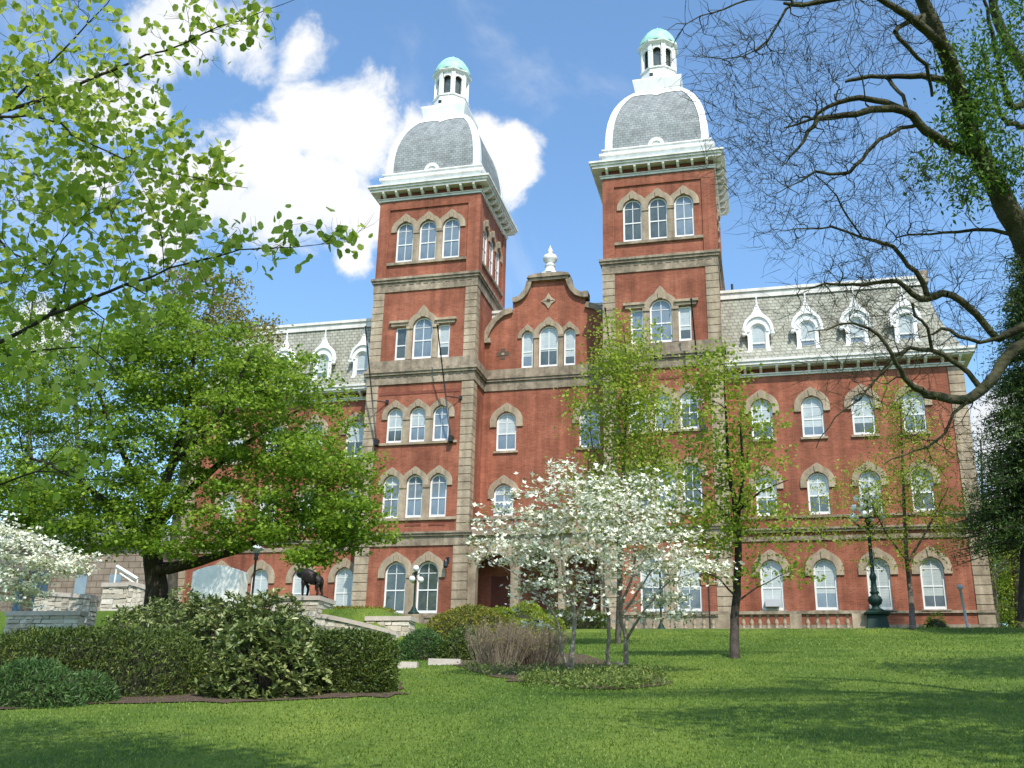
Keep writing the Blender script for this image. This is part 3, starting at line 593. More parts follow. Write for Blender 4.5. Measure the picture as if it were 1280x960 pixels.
# ---- central block
CX = 12.05
def central():
    prof = [(9.45, 21.9), (9.75, 21.93), (10.1, 22.1), (10.42, 22.45), (10.62, 22.9), (10.72, 23.3)]
    L = [(7.5, 19.0), (7.62, 19.3), (7.85, 19.9), (8.25, 20.5), (8.8, 20.95), (9.45, 21.15)]
    left = L+prof; out = [(16.3, -1.7)]+[(16.3, 19.3)]
    R_ = [(2*CX-x, z) for x, z in reversed(prof)]+[(14.65, 21.15), (15.3, 20.95), (15.85, 20.4), (16.3, 19.6)]
    outline = [(7.5, -1.7)]+left+R_+[(16.3, -1.7)]
    holes = [arch(1.4, 2.75, 11.0, 12, c) for c in (9.2, 14.9)]+[arch(1.36, 2.15, 6.58, 12, c) for c in (9.12, 14.98)]
    holes += [arch(.82, 2.72, 16.86, 12, CX-1.49), arch(1.36, 3.03, 16.86, 12, CX), arch(.82, 2.72, 16.86, 12, CX+1.49)]
    g = G(); g.sheet(outline, holes, D1, .25); n = len(outline)
    g.add([(x, D1, z) for x, z in outline]+[(x, D1+.5, z) for x, z in outline], [(i, (i+1) % n, n+(i+1) % n, n+i) for i in range(n)])
    hz = [(x, D1+.5, z) for x, z in outline]; tr = tessellate_polygon([[Vector((x, z, 0)) for x, z in outline]]); g.add(hz, [tuple(t) for t in tr])
    g.build('centre_wall', 'brick', HALL)
    cp = G()
    def cope(pts, th, y0, y1):
        P = np.array(pts); T = np.gradient(P, axis=0); T /= np.linalg.norm(T, axis=1)[:, None]; N = np.stack([-T[:, 1], T[:, 0]], 1)
        cp.band([tuple(p) for p in P-N*.12], [tuple(p) for p in P+N*th], y0, y1)
    cope(L, .28, D1-.22, D1+.7); cope(prof, .25, D1-.25, D1+.7)
    cope([(2*CX-x, z) for x, z in reversed(prof)], .25, D1-.25, D1+.7); cope([(14.65, 21.15), (15.3, 20.95), (15.85, 20.4), (16.3, 19.6)], .28, D1-.22, D1+.7)
    cp.box(10.62, 13.48, D1-.28, D1+.75, 23.3, 23.5); cp.prism([(10.5, 23.5), (13.6, 23.5), (13.5, 23.66), (12.9, 23.8), (11.2, 23.8), (10.6, 23.66)], D1-.4, D1+.85)
    cp.box(7.5, 7.95, D1-.28, D1+.1, 18.85, 19.2); cp.box(14.5, 14.85, D1-.3, D1+.6, 21.75, 22.2)
    cp.build('coping', 'belt', HALL)
    b = G()
    for z0, z1, p in ((15.3, 15.95, .08), (15.95, 16.12, .18), (16.12, 16.3, .25), (16.3, 16.84, .12)):
        G().box(7.6, 16.2, D1-p, D1+.1, z0, z1).build('string_course', 'belt', HALL)
    m = G(); 
    for xx in (CX-1.0, CX+.72):
        m = G(); m.box(xx-.02, xx+.30, D1-.05, D1+.02, 16.86, 19.15); m.box(xx-.07, xx+.35, D1-.12, D1+.02, 19.0, 19.16); m.build('mullion', 'stone', HALL)
    window(CX-1.49, D1, 16.86, .82, 2.72, .6, hood=.28, leg=.1, sill=False, peak=.25, cross=False, vert=False)
    window(CX, D1, 16.86, 1.36, 3.03, .62, hood=.36, leg=.1, sill=False, peak=.3, cross=False)
    window(CX+1.49, D1, 16.86, .82, 2.72, .6, hood=.28, leg=.1, sill=False, peak=.25, cross=False, vert=False)
    for c in (9.2, 14.9): window(c, D1, 11.0, 1.4, 2.75, .55, hood=.45, leg=.35, peak=.22)
    for c in (9.12, 14.98): window(c, D1, 6.58, 1.36, 2.15, .5, hood=.4, leg=.3, peak=.22)
    o = G(); V = []
    for (qx, qz, r) in ((CX-.02, 21.75, .5),):
        o.prism([(qx-1.0*r, qz), (qx-.45*r, qz-.45*r), (qx, qz-1.2*r), (qx+.45*r, qz-.45*r), (qx+1.0*r, qz), (qx+.45*r, qz+.45*r), (qx, qz+1.2*r), (qx-.45*r, qz+.45*r)], D1-.08, D1+.01)
        h = G().lathe([(.17, 0), (.17, .03)], 0, 0, 12)
    o.build('diamond_ornament', 'stone', HALL)
    e = G(); e.box(CX-.14, CX+.1, D1-.1, D1-.085, 21.65, 21.9); e.box(CX-.4, CX+.38, D1-.1, D1-.085, 21.73, 21.77)
    for dx, dz in ((-.28, 0), (.28, 0), (0, .26), (0, -.26)): e.box(8.82+dx-.16, 8.82+dx+.16, D1-.02, D1+.0, 18.02+dz-.15, 18.02+dz+.15)
    e.build('quatrefoil', 'joint', HALL)
    e = G().box(8.72, 8.92, D1-.05, D1-.02, 17.93, 18.1); e.build('quatrefoil_boss', 'stone', HALL)
    f = G(); f.box(CX-.5, CX+.5, D1-.2, D1+.7, 23.8, 23.95)
    f.lathe([(.52, 0), (.5, .12), (.36, .2), (.34, .55), (.4, .6), (.3, .75), (.28, .85), (.5, 1.05), (.52, 1.25), (.46, 1.4), (.2, 1.5), (.13, 1.62), (.2, 1.75), (.16, 1.9), (.05, 2.1), (.02, 2.25)], CX, D1+.25, 16, cz=23.95)
    f.build('urn_finial', 'white', HALL, True)
    mansard(7.5, 16.3, D1+.35, 16.4, 21.4, 1.4, False, False)
    # porch
    py = .25; h3 = []
    for a, b_ in ((8.05, 10.3), (10.82, 13.33), (13.7, 15.95)):
        h3.append(arch(b_-a, 4.7, -1.0, 14, (a+b_)/2))
    g = G(); g.sheet([(7.55, -1.7), (16.25, -1.7), (16.25, 4.4), (7.55, 4.4)], h3, py, .55); g.box(7.55, 16.25, py, D1-.02, 4.4, 4.85); g.box(7.55, 16.25, py-.2, D1-.02, 4.85, 5.12)
    g.box(7.55, 16.25, py+.1, D1-.02, -1.7, -1.05)
    po = g.build('porch', 'stone', HALL)
    r = G(); r.box(7.6, 16.2, py-.02, py+.22, 5.12, 5.3); r.box(7.6, 16.2, py-.05, py+.25, 5.85, 6.02)
    for k in range(28): r.box(7.75+k*.31, 7.9+k*.31, py+.03, py+.17, 5.3, 5.85)
    r.build('porch_parapet', 'belt', po)
    d = G()
    for x in (8.5, 11.2, 14.0): d.box(x, x+1.5, D1-.12, D1-.01, -1.05, 2.6)
    d.build('door', 'reddoor', po)
central()
# ---- flagpoles: lean out from the tower fronts
def flagpole(x, zt, lean, label):
    r = root('flagpole', (x, -.02, 11.2), label, 'flagpole', 'flagpoles on the tower fronts')
    g = G(); b = (x, -.25, 11.25); t = (x+lean, -1.7, zt); g.tube([b, t], [.06, .04], 8); g.build('pole', 'black', r, True)
    g = G(); g.box(x-.14, x+.14, -.4, 0, 11.0, 11.4); g.build('socket', 'black', r)
    k = (14.0-11.25)/(zt-11.25); g = G(); px, py = x+lean*k, -.25-1.45*k; g.tube([(px, py, 14.0), (x+.5, -.05, 14.05)], .035, 6); g.box(x+.42, x+.62, -.14, 0, 13.95, 14.2); g.build('stay', 'black', r)
    g = G().lathe([(.03, 0), (.08, .06), (.08, .12), (.02, .18)], t[0], t[1], 8, cz=zt); g.build('truck', 'black', r)
flagpole(.98, 18.9, -.75, 'black flagpole leaning out beside the left corner of the left tower')
flagpole(6.18, 18.6, -.8, 'black flagpole leaning out over the right windows of the left tower')
flagpole(A+.98, 18.9, -.6, 'black flagpole on the left side of the right tower, behind green branches')
flagpole(A+6.2, 19.1, -.35, 'black flagpole leaning out on the right side of the right tower')
g = G(); g.tube([(0, 0, 0), (0, -.3, .1), (0, -.4, -.05)], .03, 6); g.lathe([(.1, 0), (.16, .1), (.14, .4), (.05, .55)], 0, -.4, 8, cz=-.55); g.box(-.1, .1, -.03, 0, -.2, .2)
for v in g.v: v += np.array([6.25, 0, 3.3])
solo(g, 'wall_lantern', 'black', (6.25, 0, 3.3), 'black wall lantern beside the ground-floor windows of the left tower', 'lantern')
g = G(); g.box(24.95+.55, 24.95+1.55, DW-.35, DW+.1, .28, .72); g.box(25.6, 26.4, DW-.37, DW-.35, .33, .67)
ac = G().box(25.6, 26.4, DW-.4, DW+.1, .42, .85); solo(ac, 'air_conditioner', 'greypost', (26, DW, .42), 'grey window air conditioner in the ground-floor window nearest the right tower', 'air conditioner')
# small pipes on the roof
g = G().lathe([(.08, 21.6), (.08, 22.4)], 24.6, 3.6, 8); g.build('roof_vent', 'black', HALL)
g = G().box(37.0-.4, 37.0+.2, 4, 4.6, 21.67, 22.5); g.build('chimney', 'belt', HALL)
# ------------------------------------------------------------------ site walls, lamps, statue, balustrade
def stone_face(g, x0, x1, y0, y1, z0, z1, rng, ztop=None, rows=.24):
    """rough fieldstones laid over the box faces (front and both ends)"""
    g.box(x0+.04, x1-.04, y0+.04, y1, z0, z1-.0, 1)
    def run(L, place):
        z = z0
        while z < z1-.05:
            h = min(rows*rng.uniform(.75, 1.2), z1-z); s = 0
            while s < L-.02:
                w = min(rng.uniform(.3, .75), L-s)
                if L-s-w < .15: w = L-s
                place(s+.012, s+w-.012, z+.012, z+h-.012, rng.uniform(.0, .05)); s += w
            z += h
    def blk(a0, a1, b0, b1, c0, c1):
        V = np.array([(x, y, z) for z in (c0, c1) for y in (b0, b1) for x in (a0, a1)]); V = V+rng.normal(0, .012, V.shape)
        g.add(V, [(0, 2, 3, 1), (4, 5, 7, 6), (0, 1, 5, 4), (2, 6, 7, 3), (0, 4, 6, 2), (1, 3, 7, 5)], 0)
    run(x1-x0, lambda a, b, c, d, e: blk(x0+a, x0+b, y0-e, y0+.1, c, d))
    run(y1-y0, lambda a, b, c, d, e: blk(x1-.1, x1+e, y0+a, y0+b, c, d))
    run(y1-y0, lambda a, b, c, d, e: blk(x0-e, x0+.1, y0+a, y0+b, c, d))
rg = np.random.default_rng(11)
def wallthing(x0, x1, y0, y1, z0, z1, label, capo=.09, slope=None, kind='stone_wall'):
    r = root(kind, ((x0+x1)/2, y0, z0), label, 'wall')
    if slope is None:
        g = G(); stone_face(g, x0, x1, y0, y1, z0, z1, rg); g.build('stonework', ['rubble', 'mortar'], r)
        c = G().box(x0-capo, x1+capo, y0-capo, y1+capo, z1, z1+.2); c.build('cap', 'conc', r)
    else:
        g = G(); n = 8
        for k in range(n):
            a, b = x0+(x1-x0)*k/n, x0+(x1-x0)*(k+1)/n; t = (k+.5)/n; stone_face(g, a, b, y0, y1, z0, z1-(slope*t**1.25), rg)
        g.build('stonework', ['rubble', 'mortar'], r)
        c = G(); V = []
        for k in range(n+1):
            t = k/n; x = x0+(x1-x0)*t; z = z1-slope*t**1.25; V += [(x, y0-capo, z), (x, y1+capo, z), (x, y1+capo, z+.19), (x, y0-capo, z+.19)]
        c.add(V, [(4*k+i, 4*k+(i+1) % 4, 4*k+4+(i+1) % 4, 4*k+4+i) for k in range(n) for i in range(4)]+[(0, 1, 2, 3), (4*n, 4*n+1, 4*n+2, 4*n+3)]); c.build('cap', 'conc', r)
    return r
wallthing(3.0, 5.5, -17.2, -15.5, -3.3, -1.42, 'fieldstone wall block with pale cap carrying the bronze animal')
wallthing(5.6, 9.6, -17.6, -17.1, -3.6, -2.25, 'low fieldstone wall curving down beside the yew hedge', slope=.82)
wallthing(7.9, 9.95, -17.0, -16.2, -3.5, -2.35, 'fieldstone end pier with flat cap in front of the left tower')
wallthing(-7.6, -4.6, -20.0, -19.4, -3.4, -1.45, 'fieldstone wall with pale cap at the far left above the clipped hedge', slope=.18)
wallthing(-7.3, -3.6, -22.0, -21.6, -3.6, -2.62, 'low fieldstone wall at the far left just above the clipped hedge')
wallthing(-6.6, -5.2, -16.4, -16.0, -1.8, -.55, 'short wall with pale cap left of the big maple trunk')
wallthing(-5.1, -3.2, -16.45, -16.05, -1.8, -.48, 'sloping wall with pale cap under the big maple trunk', slope=.55)
r = root('handrail', (-6.0, -13, -1.7), 'white sloping stair handrail left of the big maple trunk', 'handrail')
a, b, c, d = onY(146, 708, -13), onY(172, 724, -13), onY(150, 717, -12), onY(168, 729, -12)
G().tube([a, b], .11, 6).build('rail', 'white', r); G().tube([c, d], .06, 6).build('rail', 'white', r)
for P in (a, b): G().tube([(P[0], P[1], -1.7), P], .045, 6).build('post', 'white', r)
# left annex: brown stone building beyond the wall
an = root('stone_annex', (-20, 4, -1.6), 'low brown stone building at the far left behind the white dogwood', 'building')
g = G(); g.box(-27, -14.3, -1.0, 9, -1.7, 4.6); g.build('wall', 'annex', an)
g = G(); g.box(-27.3, -14.0, -1.4, 9.3, 4.6, 4.85); g.prism([(-27.4, 4.85), (-14.0, 4.85), (-15.5, 6.6), (-26, 6.6)], -1.4, 9.4); g.build('roof', 'slate', an)
g = G(); g.box(-24.4, -21.9, -1.06, -1, -1.7, 2.9); g.build('door', 'lead', an)
for x in (-19.8, -17.2): g = G(); g.box(x, x+.9, -1.05, -1.0, .6, 2.6); g.build('window', 'glass', an)
g = G().box(-14.3, -13.9, -1.0, 0.2, -1.7, 3.6); g.build('corner_post', 'annex', an)
# white arched slab monument
mo = root('stone_monument', (-4.9, -8, -1.7), 'pale arched stone slab standing right of the big maple trunk', 'monument')
g = G(); n = 12; px = [(-6.65, -1.0)]+[(-6.65+3.05*k/n, 1.35+.78*math.sin(math.pi*(.18+.64*k/n))-.28) for k in range(n+1)]+[(-3.6, -1.0)]
g.prism(px, -8.2, -7.2); g.build('slab', 'pale', mo)
G().box(-6.9, -3.35, -8.45, -6.95, -1.7, -1.0).build('plinth', 'conc', mo)
g = G().box(-6.72, -3.53, -8.26, -8.0, -1.0, -.9); g.build('moulding', 'pale', mo)
# bronze animal on a plinth (short-legged shaggy-maned beast with a big head held low)
def skin(name, V, E_, R_, matn, parent=None, levels=2):
    me = bpy.data.meshes.new(name); me.from_pydata([tuple(v) for v in V], E_, []); o = bpy.data.objects.new(name, me); COL.objects.link(o)
    o.modifiers.new('skin', 'SKIN').use_smooth_shade = True
    for i, s in enumerate(me.skin_vertices[0].data): s.radius = (R_[i], R_[i])
    me.skin_vertices[0].data[0].use_root = True
    s = o.modifiers.new('sub', 'SUBSURF'); s.levels = levels; s.render_levels = levels
    dg = bpy.context.evaluated_depsgraph_get(); m2 = bpy.data.meshes.new_from_object(o.evaluated_get(dg)); o.modifiers.clear(); o.data = m2
    m2.materials.clear(); m2.materials.append(MT[matn]); o.parent = parent; return o
st = root('animal_statue', (4.65, -16.5, -1.2), 'dark bronze statue of a heavy four-legged animal on the stone wall', 'statue')
V = [(0.05, 0, .74), (.35, 0, .7), (.52, 0, .62), (-.18, 0, .9), (-.34, 0, 1.02), (-.48, 0, .96), (-.58, 0, .84), (-.3, 0, 1.16),
     (-.2, -.14, .62), (-.22, -.15, .36), (-.2, -.15, .06), (-.2, .14, .62), (-.1, .15, .36), (-.14, .15, .06),
     (.44, -.13, .52), (.38, -.14, .34), (.46, -.14, .2), (.42, -.14, .06), (.46, .13, .52), (.46, .14, .34), (.54, .14, .2), (.5, .14, .06), (.62, 0, .5)]
Ed = [(0, 1), (1, 2), (0, 3), (3, 4), (4, 5), (5, 6), (4, 7), (3, 8), (8, 9), (9, 10), (3, 11), (11, 12), (12, 13), (1, 14), (14, 15), (15, 16), (16, 17), (1, 18), (18, 19), (19, 20), (20, 21), (2, 22)]
Rr = [.26, .25, .18, .27, .30, .21, .13, .18, .11, .06, .055, .11, .06, .055, .12, .08, .05, .05, .12, .08, .05, .05, .03]
skin('body', V, Ed, Rr, 'bronze', st)
g = G().box(-.45, .75, -.28, .28, -.04, .05); g.build('plinth', 'bronze', st, off=(0, 0, 0))
st.scale = (1.15, 1.15, 1.2)
for sy in (-1, 1):
    g = G().tube([(-.46, sy*.1, 1.12), (-.5, sy*.2, 1.2), (-.5, sy*.2, 1.3)], [.035, .025, .01], 6); g.build('horn', 'bronze', st, off=(0, 0, 0))
# balustrade
bl = root('stone_balustrade', (24.5, -5, -1.6), 'weathered stone balustrade along the top of the lawn', 'balustrade')
x0, x1 = 17.4, 30.6; zt = -.62
piers = [17.6, 20.3, 23.46, 27.15, 30.35]
g = G(); g.box(x0, x1+.08, -5.2, -4.8, zt-.16, zt); g.build('rail', 'belt', bl)
g = G(); g.box(x0, x1, -5.15, -4.85, -1.75, -1.5); g.build('base_rail', 'belt', bl)
for p in piers:
    w = .3 if p != 30.35 else .38; g = G(); g.box(p-w, p+w, -5.22, -4.78, -1.75, zt-.16); g.box(p-w-.04, p+w+.04, -5.26, -4.74, -1.75, -1.52); g.build('pier', 'stone', bl)
bme = G().lathe([(.1, 0), (.1, .06), (.06, .1), (.115, .22), (.12, .3), (.06, .5), (.05, .58), (.09, .62), (.1, .7), (.1, .74)], 0, 0, 10).mesh('baluster', 'stone', True)
for a, b in zip(piers[:-1], piers[1:]):
    n = max(3, int((b-a-.7)/.42))
    for k in range(n): put('baluster', bme, bl, (a+.35+(b-a-.7)*(k+.5)/n-24.5, 0, .1))
# big multi-globe candelabrum
def candelabrum(x, y, z):
    r = root('candelabrum_lamp', (x, y, z), 'tall green cast-iron lamp with tiers of white globes at the balustrade end', 'street lamp')
    g = G(); g.frus(x-.62, x+.62, y-.62, y+.62, z-.15, z+.08, .04); g.frus(x-.55, x+.55, y-.55, y+.55, z+.08, z+.78, .12); g.frus(x-.62, x+.62, y-.62, y+.62, z+.78, z+.86, -.02)
    g.frus(x-.62, x+.62, y-.62, y+.62, z+.86, z+.98, .2); g.build('pedestal', 'green', r)
    g = G(); g.lathe([(.35, .96), (.38, 1.05), (.2, 1.15), (.18, 1.25), (.3, 1.35), (.38, 1.55), (.3, 1.72), (.17, 1.8), (.2, 1.88), (.25, 1.95), (.17, 2.02), (.13, 2.5), (.16, 2.6), (.19, 2.75), (.16, 2.85), (.11, 2.95), (.095, 4.2), (.10, 5.6), (.2, 5.7), (.12, 5.85), (.09, 7.3)], x, y, 14, cz=z)
    g.build('column', 'green', r, True)
    sp = G(); n = 10; sp.lathe([(.19*math.sin(math.pi*k/n)+.002, .19-.19*math.cos(math.pi*k/n)) for k in range(n+1)], 0, 0, 14); gm = sp.mesh('globe', 'globe', True)
    for tz, rad, n, ph in ((5.75, .78, 6, .3), (6.25, .62, 5, .6), (6.75, .45, 4, .1)):
        for k in range(n):
            a = ph+2*math.pi*k/n; c, s = math.cos(a), math.sin(a)
            g = G().tube([(x+.08*c, y+.08*s, z+tz-.35), (x+rad*.6*c, y+rad*.6*s, z+tz-.32), (x+rad*c, y+rad*s, z+tz-.12), (x+rad*c, y+rad*s, z+tz)], .03, 6)
            ar = g.build('arm', 'green', r, True); put('globe', gm, ar, (rad*c, rad*s, tz))
    t = put('globe', gm, r, (0, 0, 7.3)); t.scale = (1.2, 1.2, 1.2)
candelabrum(31.2, -5, -1.62)
def small_lamp(x, y, z, h, label, n=3, k=1.0):
    r = root('street_lamp', (x, y, z), label, 'street lamp', 'lamps with round white globes')
    g = G(); g.lathe([(.3, 0), (.3, .1), (.18, .2), (.12, .34), (.08, .42), (.055, .5), (.05, h-.45), (.08, h-.4), (.05, h-.34)], x, y, 10, cz=z); g.build('post', 'green', r, True)
    q = 10; gm = G().lathe([(.16*k*math.sin(math.pi*i/q)+.002, .16*k-.16*k*math.cos(math.pi*i/q)) for i in range(q+1)], 0, 0, 14).mesh('globe', 'globe', True)
    put('globe', gm, r, (0, 0, h-.32))
    g = G().lathe([(.06, 0), (.13, .04), (.05, .1)], x, y, 8, cz=z+h-.42); g.build('collar', 'green', r)
    for i in range(n):
        a = -1.9+2*math.pi*i/n; c, s = math.cos(a), math.sin(a)
        g = G().tube([(x, y, z+h-.5), (x+.2*c, y+.2*s, z+h-.42), (x+.27*c, y+.27*s, z+h-.52), (x+.27*c, y+.27*s, z+h-.6)], .03, 6)
        ar = g.build('arm', 'green', r, True); put('globe', gm, ar, (.27*c, .27*s, h-.9))
small_lamp(8.38, -12, -1.5, 2.5, 'green lamp with a high globe and three lower ones before the left tower', 3)
P = gpt(827, 790); small_lamp(20.3, -7, -1.85, 3.9, 'dark green lamp post half hidden by the dogwood flowers', 3, .9)
r = root('lamp_post', (-1.75, -10, -1.75), 'black lamp post with flat pale shade beside the arched slab', 'street lamp')
g = G().lathe([(.16, 0), (.16, .2), (.07, .4), (.06, 3.5), (.14, 3.6), (.1, 3.75), (.16, 3.9)], -1.75, -10, 10, cz=-1.75); g.build('post', 'black', r, True)
g = G().lathe([(.14, 3.88), (.2, 4.05), (.42, 4.12), (.4, 4.2), (.1, 4.36), (.02, 4.42)], -1.75, -10, 16, cz=-1.75); g.build('lamp_shade', 'greypost', r, True)
# stone pier under the small lamp
g = G().box(8.0, 8.8, -12.35, -11.6, -2.6, -1.5); solo(g, 'lamp_pier', 'stone', (8.4, -12, -2.6), 'square stone pier under the globe lamp before the left tower', 'pier')
# framed sign on a post
r = root('sign_post', (22.75, -6, -1.8), 'dark framed sign on a thin post right of the dogwood flowers', 'sign')
g = G().lathe([(.04, 0), (.04, 2.6)], 22.75, -6, 8, cz=-1.9); g.build('post', 'black', r)
g = G(); g.box(22.3, 23.2, -6.06, -6.0, 1.18, 1.26); g.box(22.3, 23.2, -6.06, -6.0, .6, .68); g.box(22.3, 22.38, -6.06, -6, .68, 1.18); g.box(23.12, 23.2, -6.06, -6, .68, 1.18); g.box(22.71, 22.79, -6.08, -6, .68, 1.18); g.build('frame', 'brownsign', r)
G().box(22.38, 23.12, -6.02, -5.99, .68, 1.18).build('board', 'tansign', r)
r = root('marker_post', (35.6, -4, -1.7), 'pale grey leaning post with rounded head near the right corner of the hall', 'post')
g = G().tube([(35.72, -4, -1.8), (35.55, -4, .6)], .07, 8); g.build('post', 'greypost', r, True)
G().lathe([(.05, 0), (.15, .08), (.16, .2), (.08, .3), (.02, .32)], 35.55, -4, 10, cz=.52).build('head', 'greypost', r, True)
# white house beyond the right corner
r = root('white_house', (52, 22, -1.6), 'small white house with grey roof behind the right corner of the hall', 'house')
g = G(); g.box(47, 58, 20, 30, -1.8, 2.6); g.build('wall', 'white', r)
g = G(); g.prism([(46.6, 2.6), (58.4, 2.6), (52.5, 5.8)], 19.6, 30.4); g.build('roof', 'slate', r)
for x in (48.5, 50.6): g = G().box(x, x+.9, 19.95, 20.0, -.4, 1.3); g.build('window', 'darkglass', r)
# kerb stones and beds
def bed(poly, z, name, matn):
    P = np.array(poly); g = G(); c = P.mean(0); V = [(c[0], c[1])]; n = len(P); rr = 5
    for k in range(1, rr+1): V += [tuple(c+(p-c)*k/rr) for p in P]
    V = np.array(V); Z = GZ(V[:, 0], V[:, 1])+z; V = np.column_stack([V, Z])
    Fc = [(0, 1+i, 1+(i+1) % n) for i in range(n)]
    for k in range(1, rr): o = 1+(k-1)*n; Fc += [(o+i, o+n+i, o+n+(i+1) % n, o+(i+1) % n) for i in range(n)]
    g.add(V, Fc); o = g.build(name, matn); tag(o, kind='structure'); return o
def ring(pts, n=4, wob=.12, seed=1):
    rn = np.random.default_rng(seed); P = np.array([gpt(*p)[:2] for p in pts]); out = []
    for i in range(len(P)):
        p0, p1, p2, p3 = P[i-1], P[i], P[(i+1) % len(P)], P[(i+2) % len(P)]
        for t in np.arange(0, 1, 1/n):
            out.append(.5*((2*p1)+(-p0+p2)*t+(2*p0-5*p1+4*p2-p3)*t*t+(-p0+3*p1-3*p2+p3)*t**3)+rn.normal(0, wob*.3, 2))
    return out
bed(ring([(560, 826), (600, 842), (680, 855), (770, 862), (835, 853), (800, 838), (700, 815), (600, 812)], 7, .4), .018, 'mulch_bed', 'mulch')
bed(ring([(-40, 884), (130, 880), (300, 878), (440, 873), (494, 868), (480, 845), (300, 842), (100, 842), (-40, 845)], 7, .4, 2), .018, 'mulch_bed', 'mulch')
for u0, u1, v0 in ((484, 522, 832), (536, 576, 828)):
    P, Q = gpt(u0, v0+3), gpt(u1, v0+3); a = math.atan2(Q[1]-P[1], Q[0]-P[0]); c = (P+Q)/2; g = G().obox(c+np.array([0, 0, .02]), np.linalg.norm(Q-P)/2, .14, .12, a)
    solo(g, 'kerb_stone', 'conc', c, 'pale kerb stone at the lawn edge '+('beside the clipped hedge end' if u0 < 500 else 'under the yew mounds'), 'kerb stone')

# ------------------------------------------------------------------ vegetation
def unit(v): return v/(np.linalg.norm(v, axis=-1, keepdims=True)+1e-9)
def add_leaves(g, P, size, rng, aspect=.62, upb=.5, m=0, droop=0.0, hexa=False, dirs=None, fold=.18):
    n = len(P); d = rng.normal(size=(n, 3)) if dirs is None else dirs+rng.normal(size=(n, 3))*.35
    d[:, 2] -= droop; d = unit(d); nn = rng.normal(size=(n, 3)); nn[:, 2] += upb*3; s = unit(np.cross(d, nn)); nrm = np.cross(s, d)
    L = size*rng.uniform(.65, 1.3, (n, 1)); W = L*aspect*.5; P = np.asarray(P)
    if hexa:
        V = np.stack([P, P+d*L*.18+s*W*.85+nrm*W*fold, P+d*L*.62+s*W+nrm*W*fold, P+d*L, P+d*L*.62-s*W+nrm*W*fold, P+d*L*.18-s*W*.85+nrm*W*fold], 1)
        i = np.arange(n)[:, None]*6; Fc = np.concatenate([i+[0, 1, 2, 3], i+[0, 3, 4, 5]], 0)
    else:
        V = np.stack([P, P+d*L*.5+s*W+nrm*W*fold, P+d*L, P+d*L*.5-s*W+nrm*W*fold], 1); i = np.arange(n)[:, None]*4; Fc = np.concatenate([i+[0, 1, 2], i+[0, 2, 3]], 0)
    g.add(V.reshape(-1, 3), Fc, m)
def smooth_path(pts, seg):
    P = np.array([np.r_[p[0], p[1]] for p in pts], float); out = []
    for i in range(len(P)-1):
        p0, p1, p2, p3 = P[max(i-1, 0)], P[i], P[i+1], P[min(i+2, len(P)-1)]; n = max(2, int(np.linalg.norm(p2[:3]-p1[:3])/seg))
        for t in np.arange(n)/n: out.append(.5*((2*p1)+(-p0+p2)*t+(2*p0-5*p1+4*p2-p3)*t*t+(-p0+3*p1-3*p2+p3)*t**3))
    out.append(P[-1]); return np.array(out)
def grow(rng, limbs, targets, seg=.35, jit=.06, tip=.006, ex=2.4, bias=.25, lift=.15):
    pos = []; par = []; fix = []; plen = []
    for L in limbs:
        S = smooth_path(L, seg)
        if pos:
            d = np.linalg.norm(np.array(pos)-S[0, :3], axis=1); a = int(np.argmin(d))
        else: a = -1
        for k, s in enumerate(S):
            w = rng.normal(0, min(.02, jit*.12), 3) if 0 < k < len(S)-1 else 0
            pos.append(s[:3]+w); par.append(a); fix.append(s[3]); plen.append(0 if a < 0 else plen[a]+(np.linalg.norm(pos[-1]-pos[a]))); a = len(pos)-1
    n0 = len(pos); T = np.asarray(targets)
    cap = n0+len(T)*40; PA = np.zeros((cap, 3)); PA[:n0] = pos; PL = np.zeros(cap); PL[:n0] = plen; n = n0; tips = []
    dd = np.min(np.linalg.norm(T[:, None]-PA[None, :n0:max(1, n0//60)], axis=2), axis=1); order = np.argsort(dd)
    for k in order:
        t = T[k]; d = np.linalg.norm(PA[:n]-t, axis=1); a = int(np.argmin(d+bias*PL[:n])); D = d[a]
        if D < seg*.3: tips.append(a); continue
        m = max(2, min(30, int(D/seg))); p0 = PA[a].copy(); pd = p0-PA[par[a]] if par[a] >= 0 else np.array([0, 0, 1.]); pd = pd/(np.linalg.norm(pd)+1e-9)
        c = p0+pd*D*.35+np.array([0, 0, lift*D]); q = a
        for i in range(1, m+1):
            s = i/m; x = (1-s)**2*p0+2*s*(1-s)*c+s*s*t+(rng.normal(0, jit*D*.25, 3) if i < m else 0)
            PA[n] = x; PL[n] = PL[q]+np.linalg.norm(x-PA[q]); par.append(q); fix.append(0); q = n; n += 1
        tips.append(q)
    PA = PA[:n]; acc = np.zeros(n); par = np.array(par); fix = np.array(fix); ch = np.zeros(n)
    for i in range(n-1, -1, -1):
        if acc[i] == 0: acc[i] = tip**ex
        if par[i] >= 0: acc[par[i]] += acc[i]
    rad = acc**(1/ex); rad[:n0] = np.where(fix[:n0] > 0, fix[:n0], rad[:n0])
    for i in range(n0, n):
        if rad[i] > rad[par[i]]*.85: rad[i] = rad[par[i]]*.85
    return PA, par, rad, np.array(tips), n0
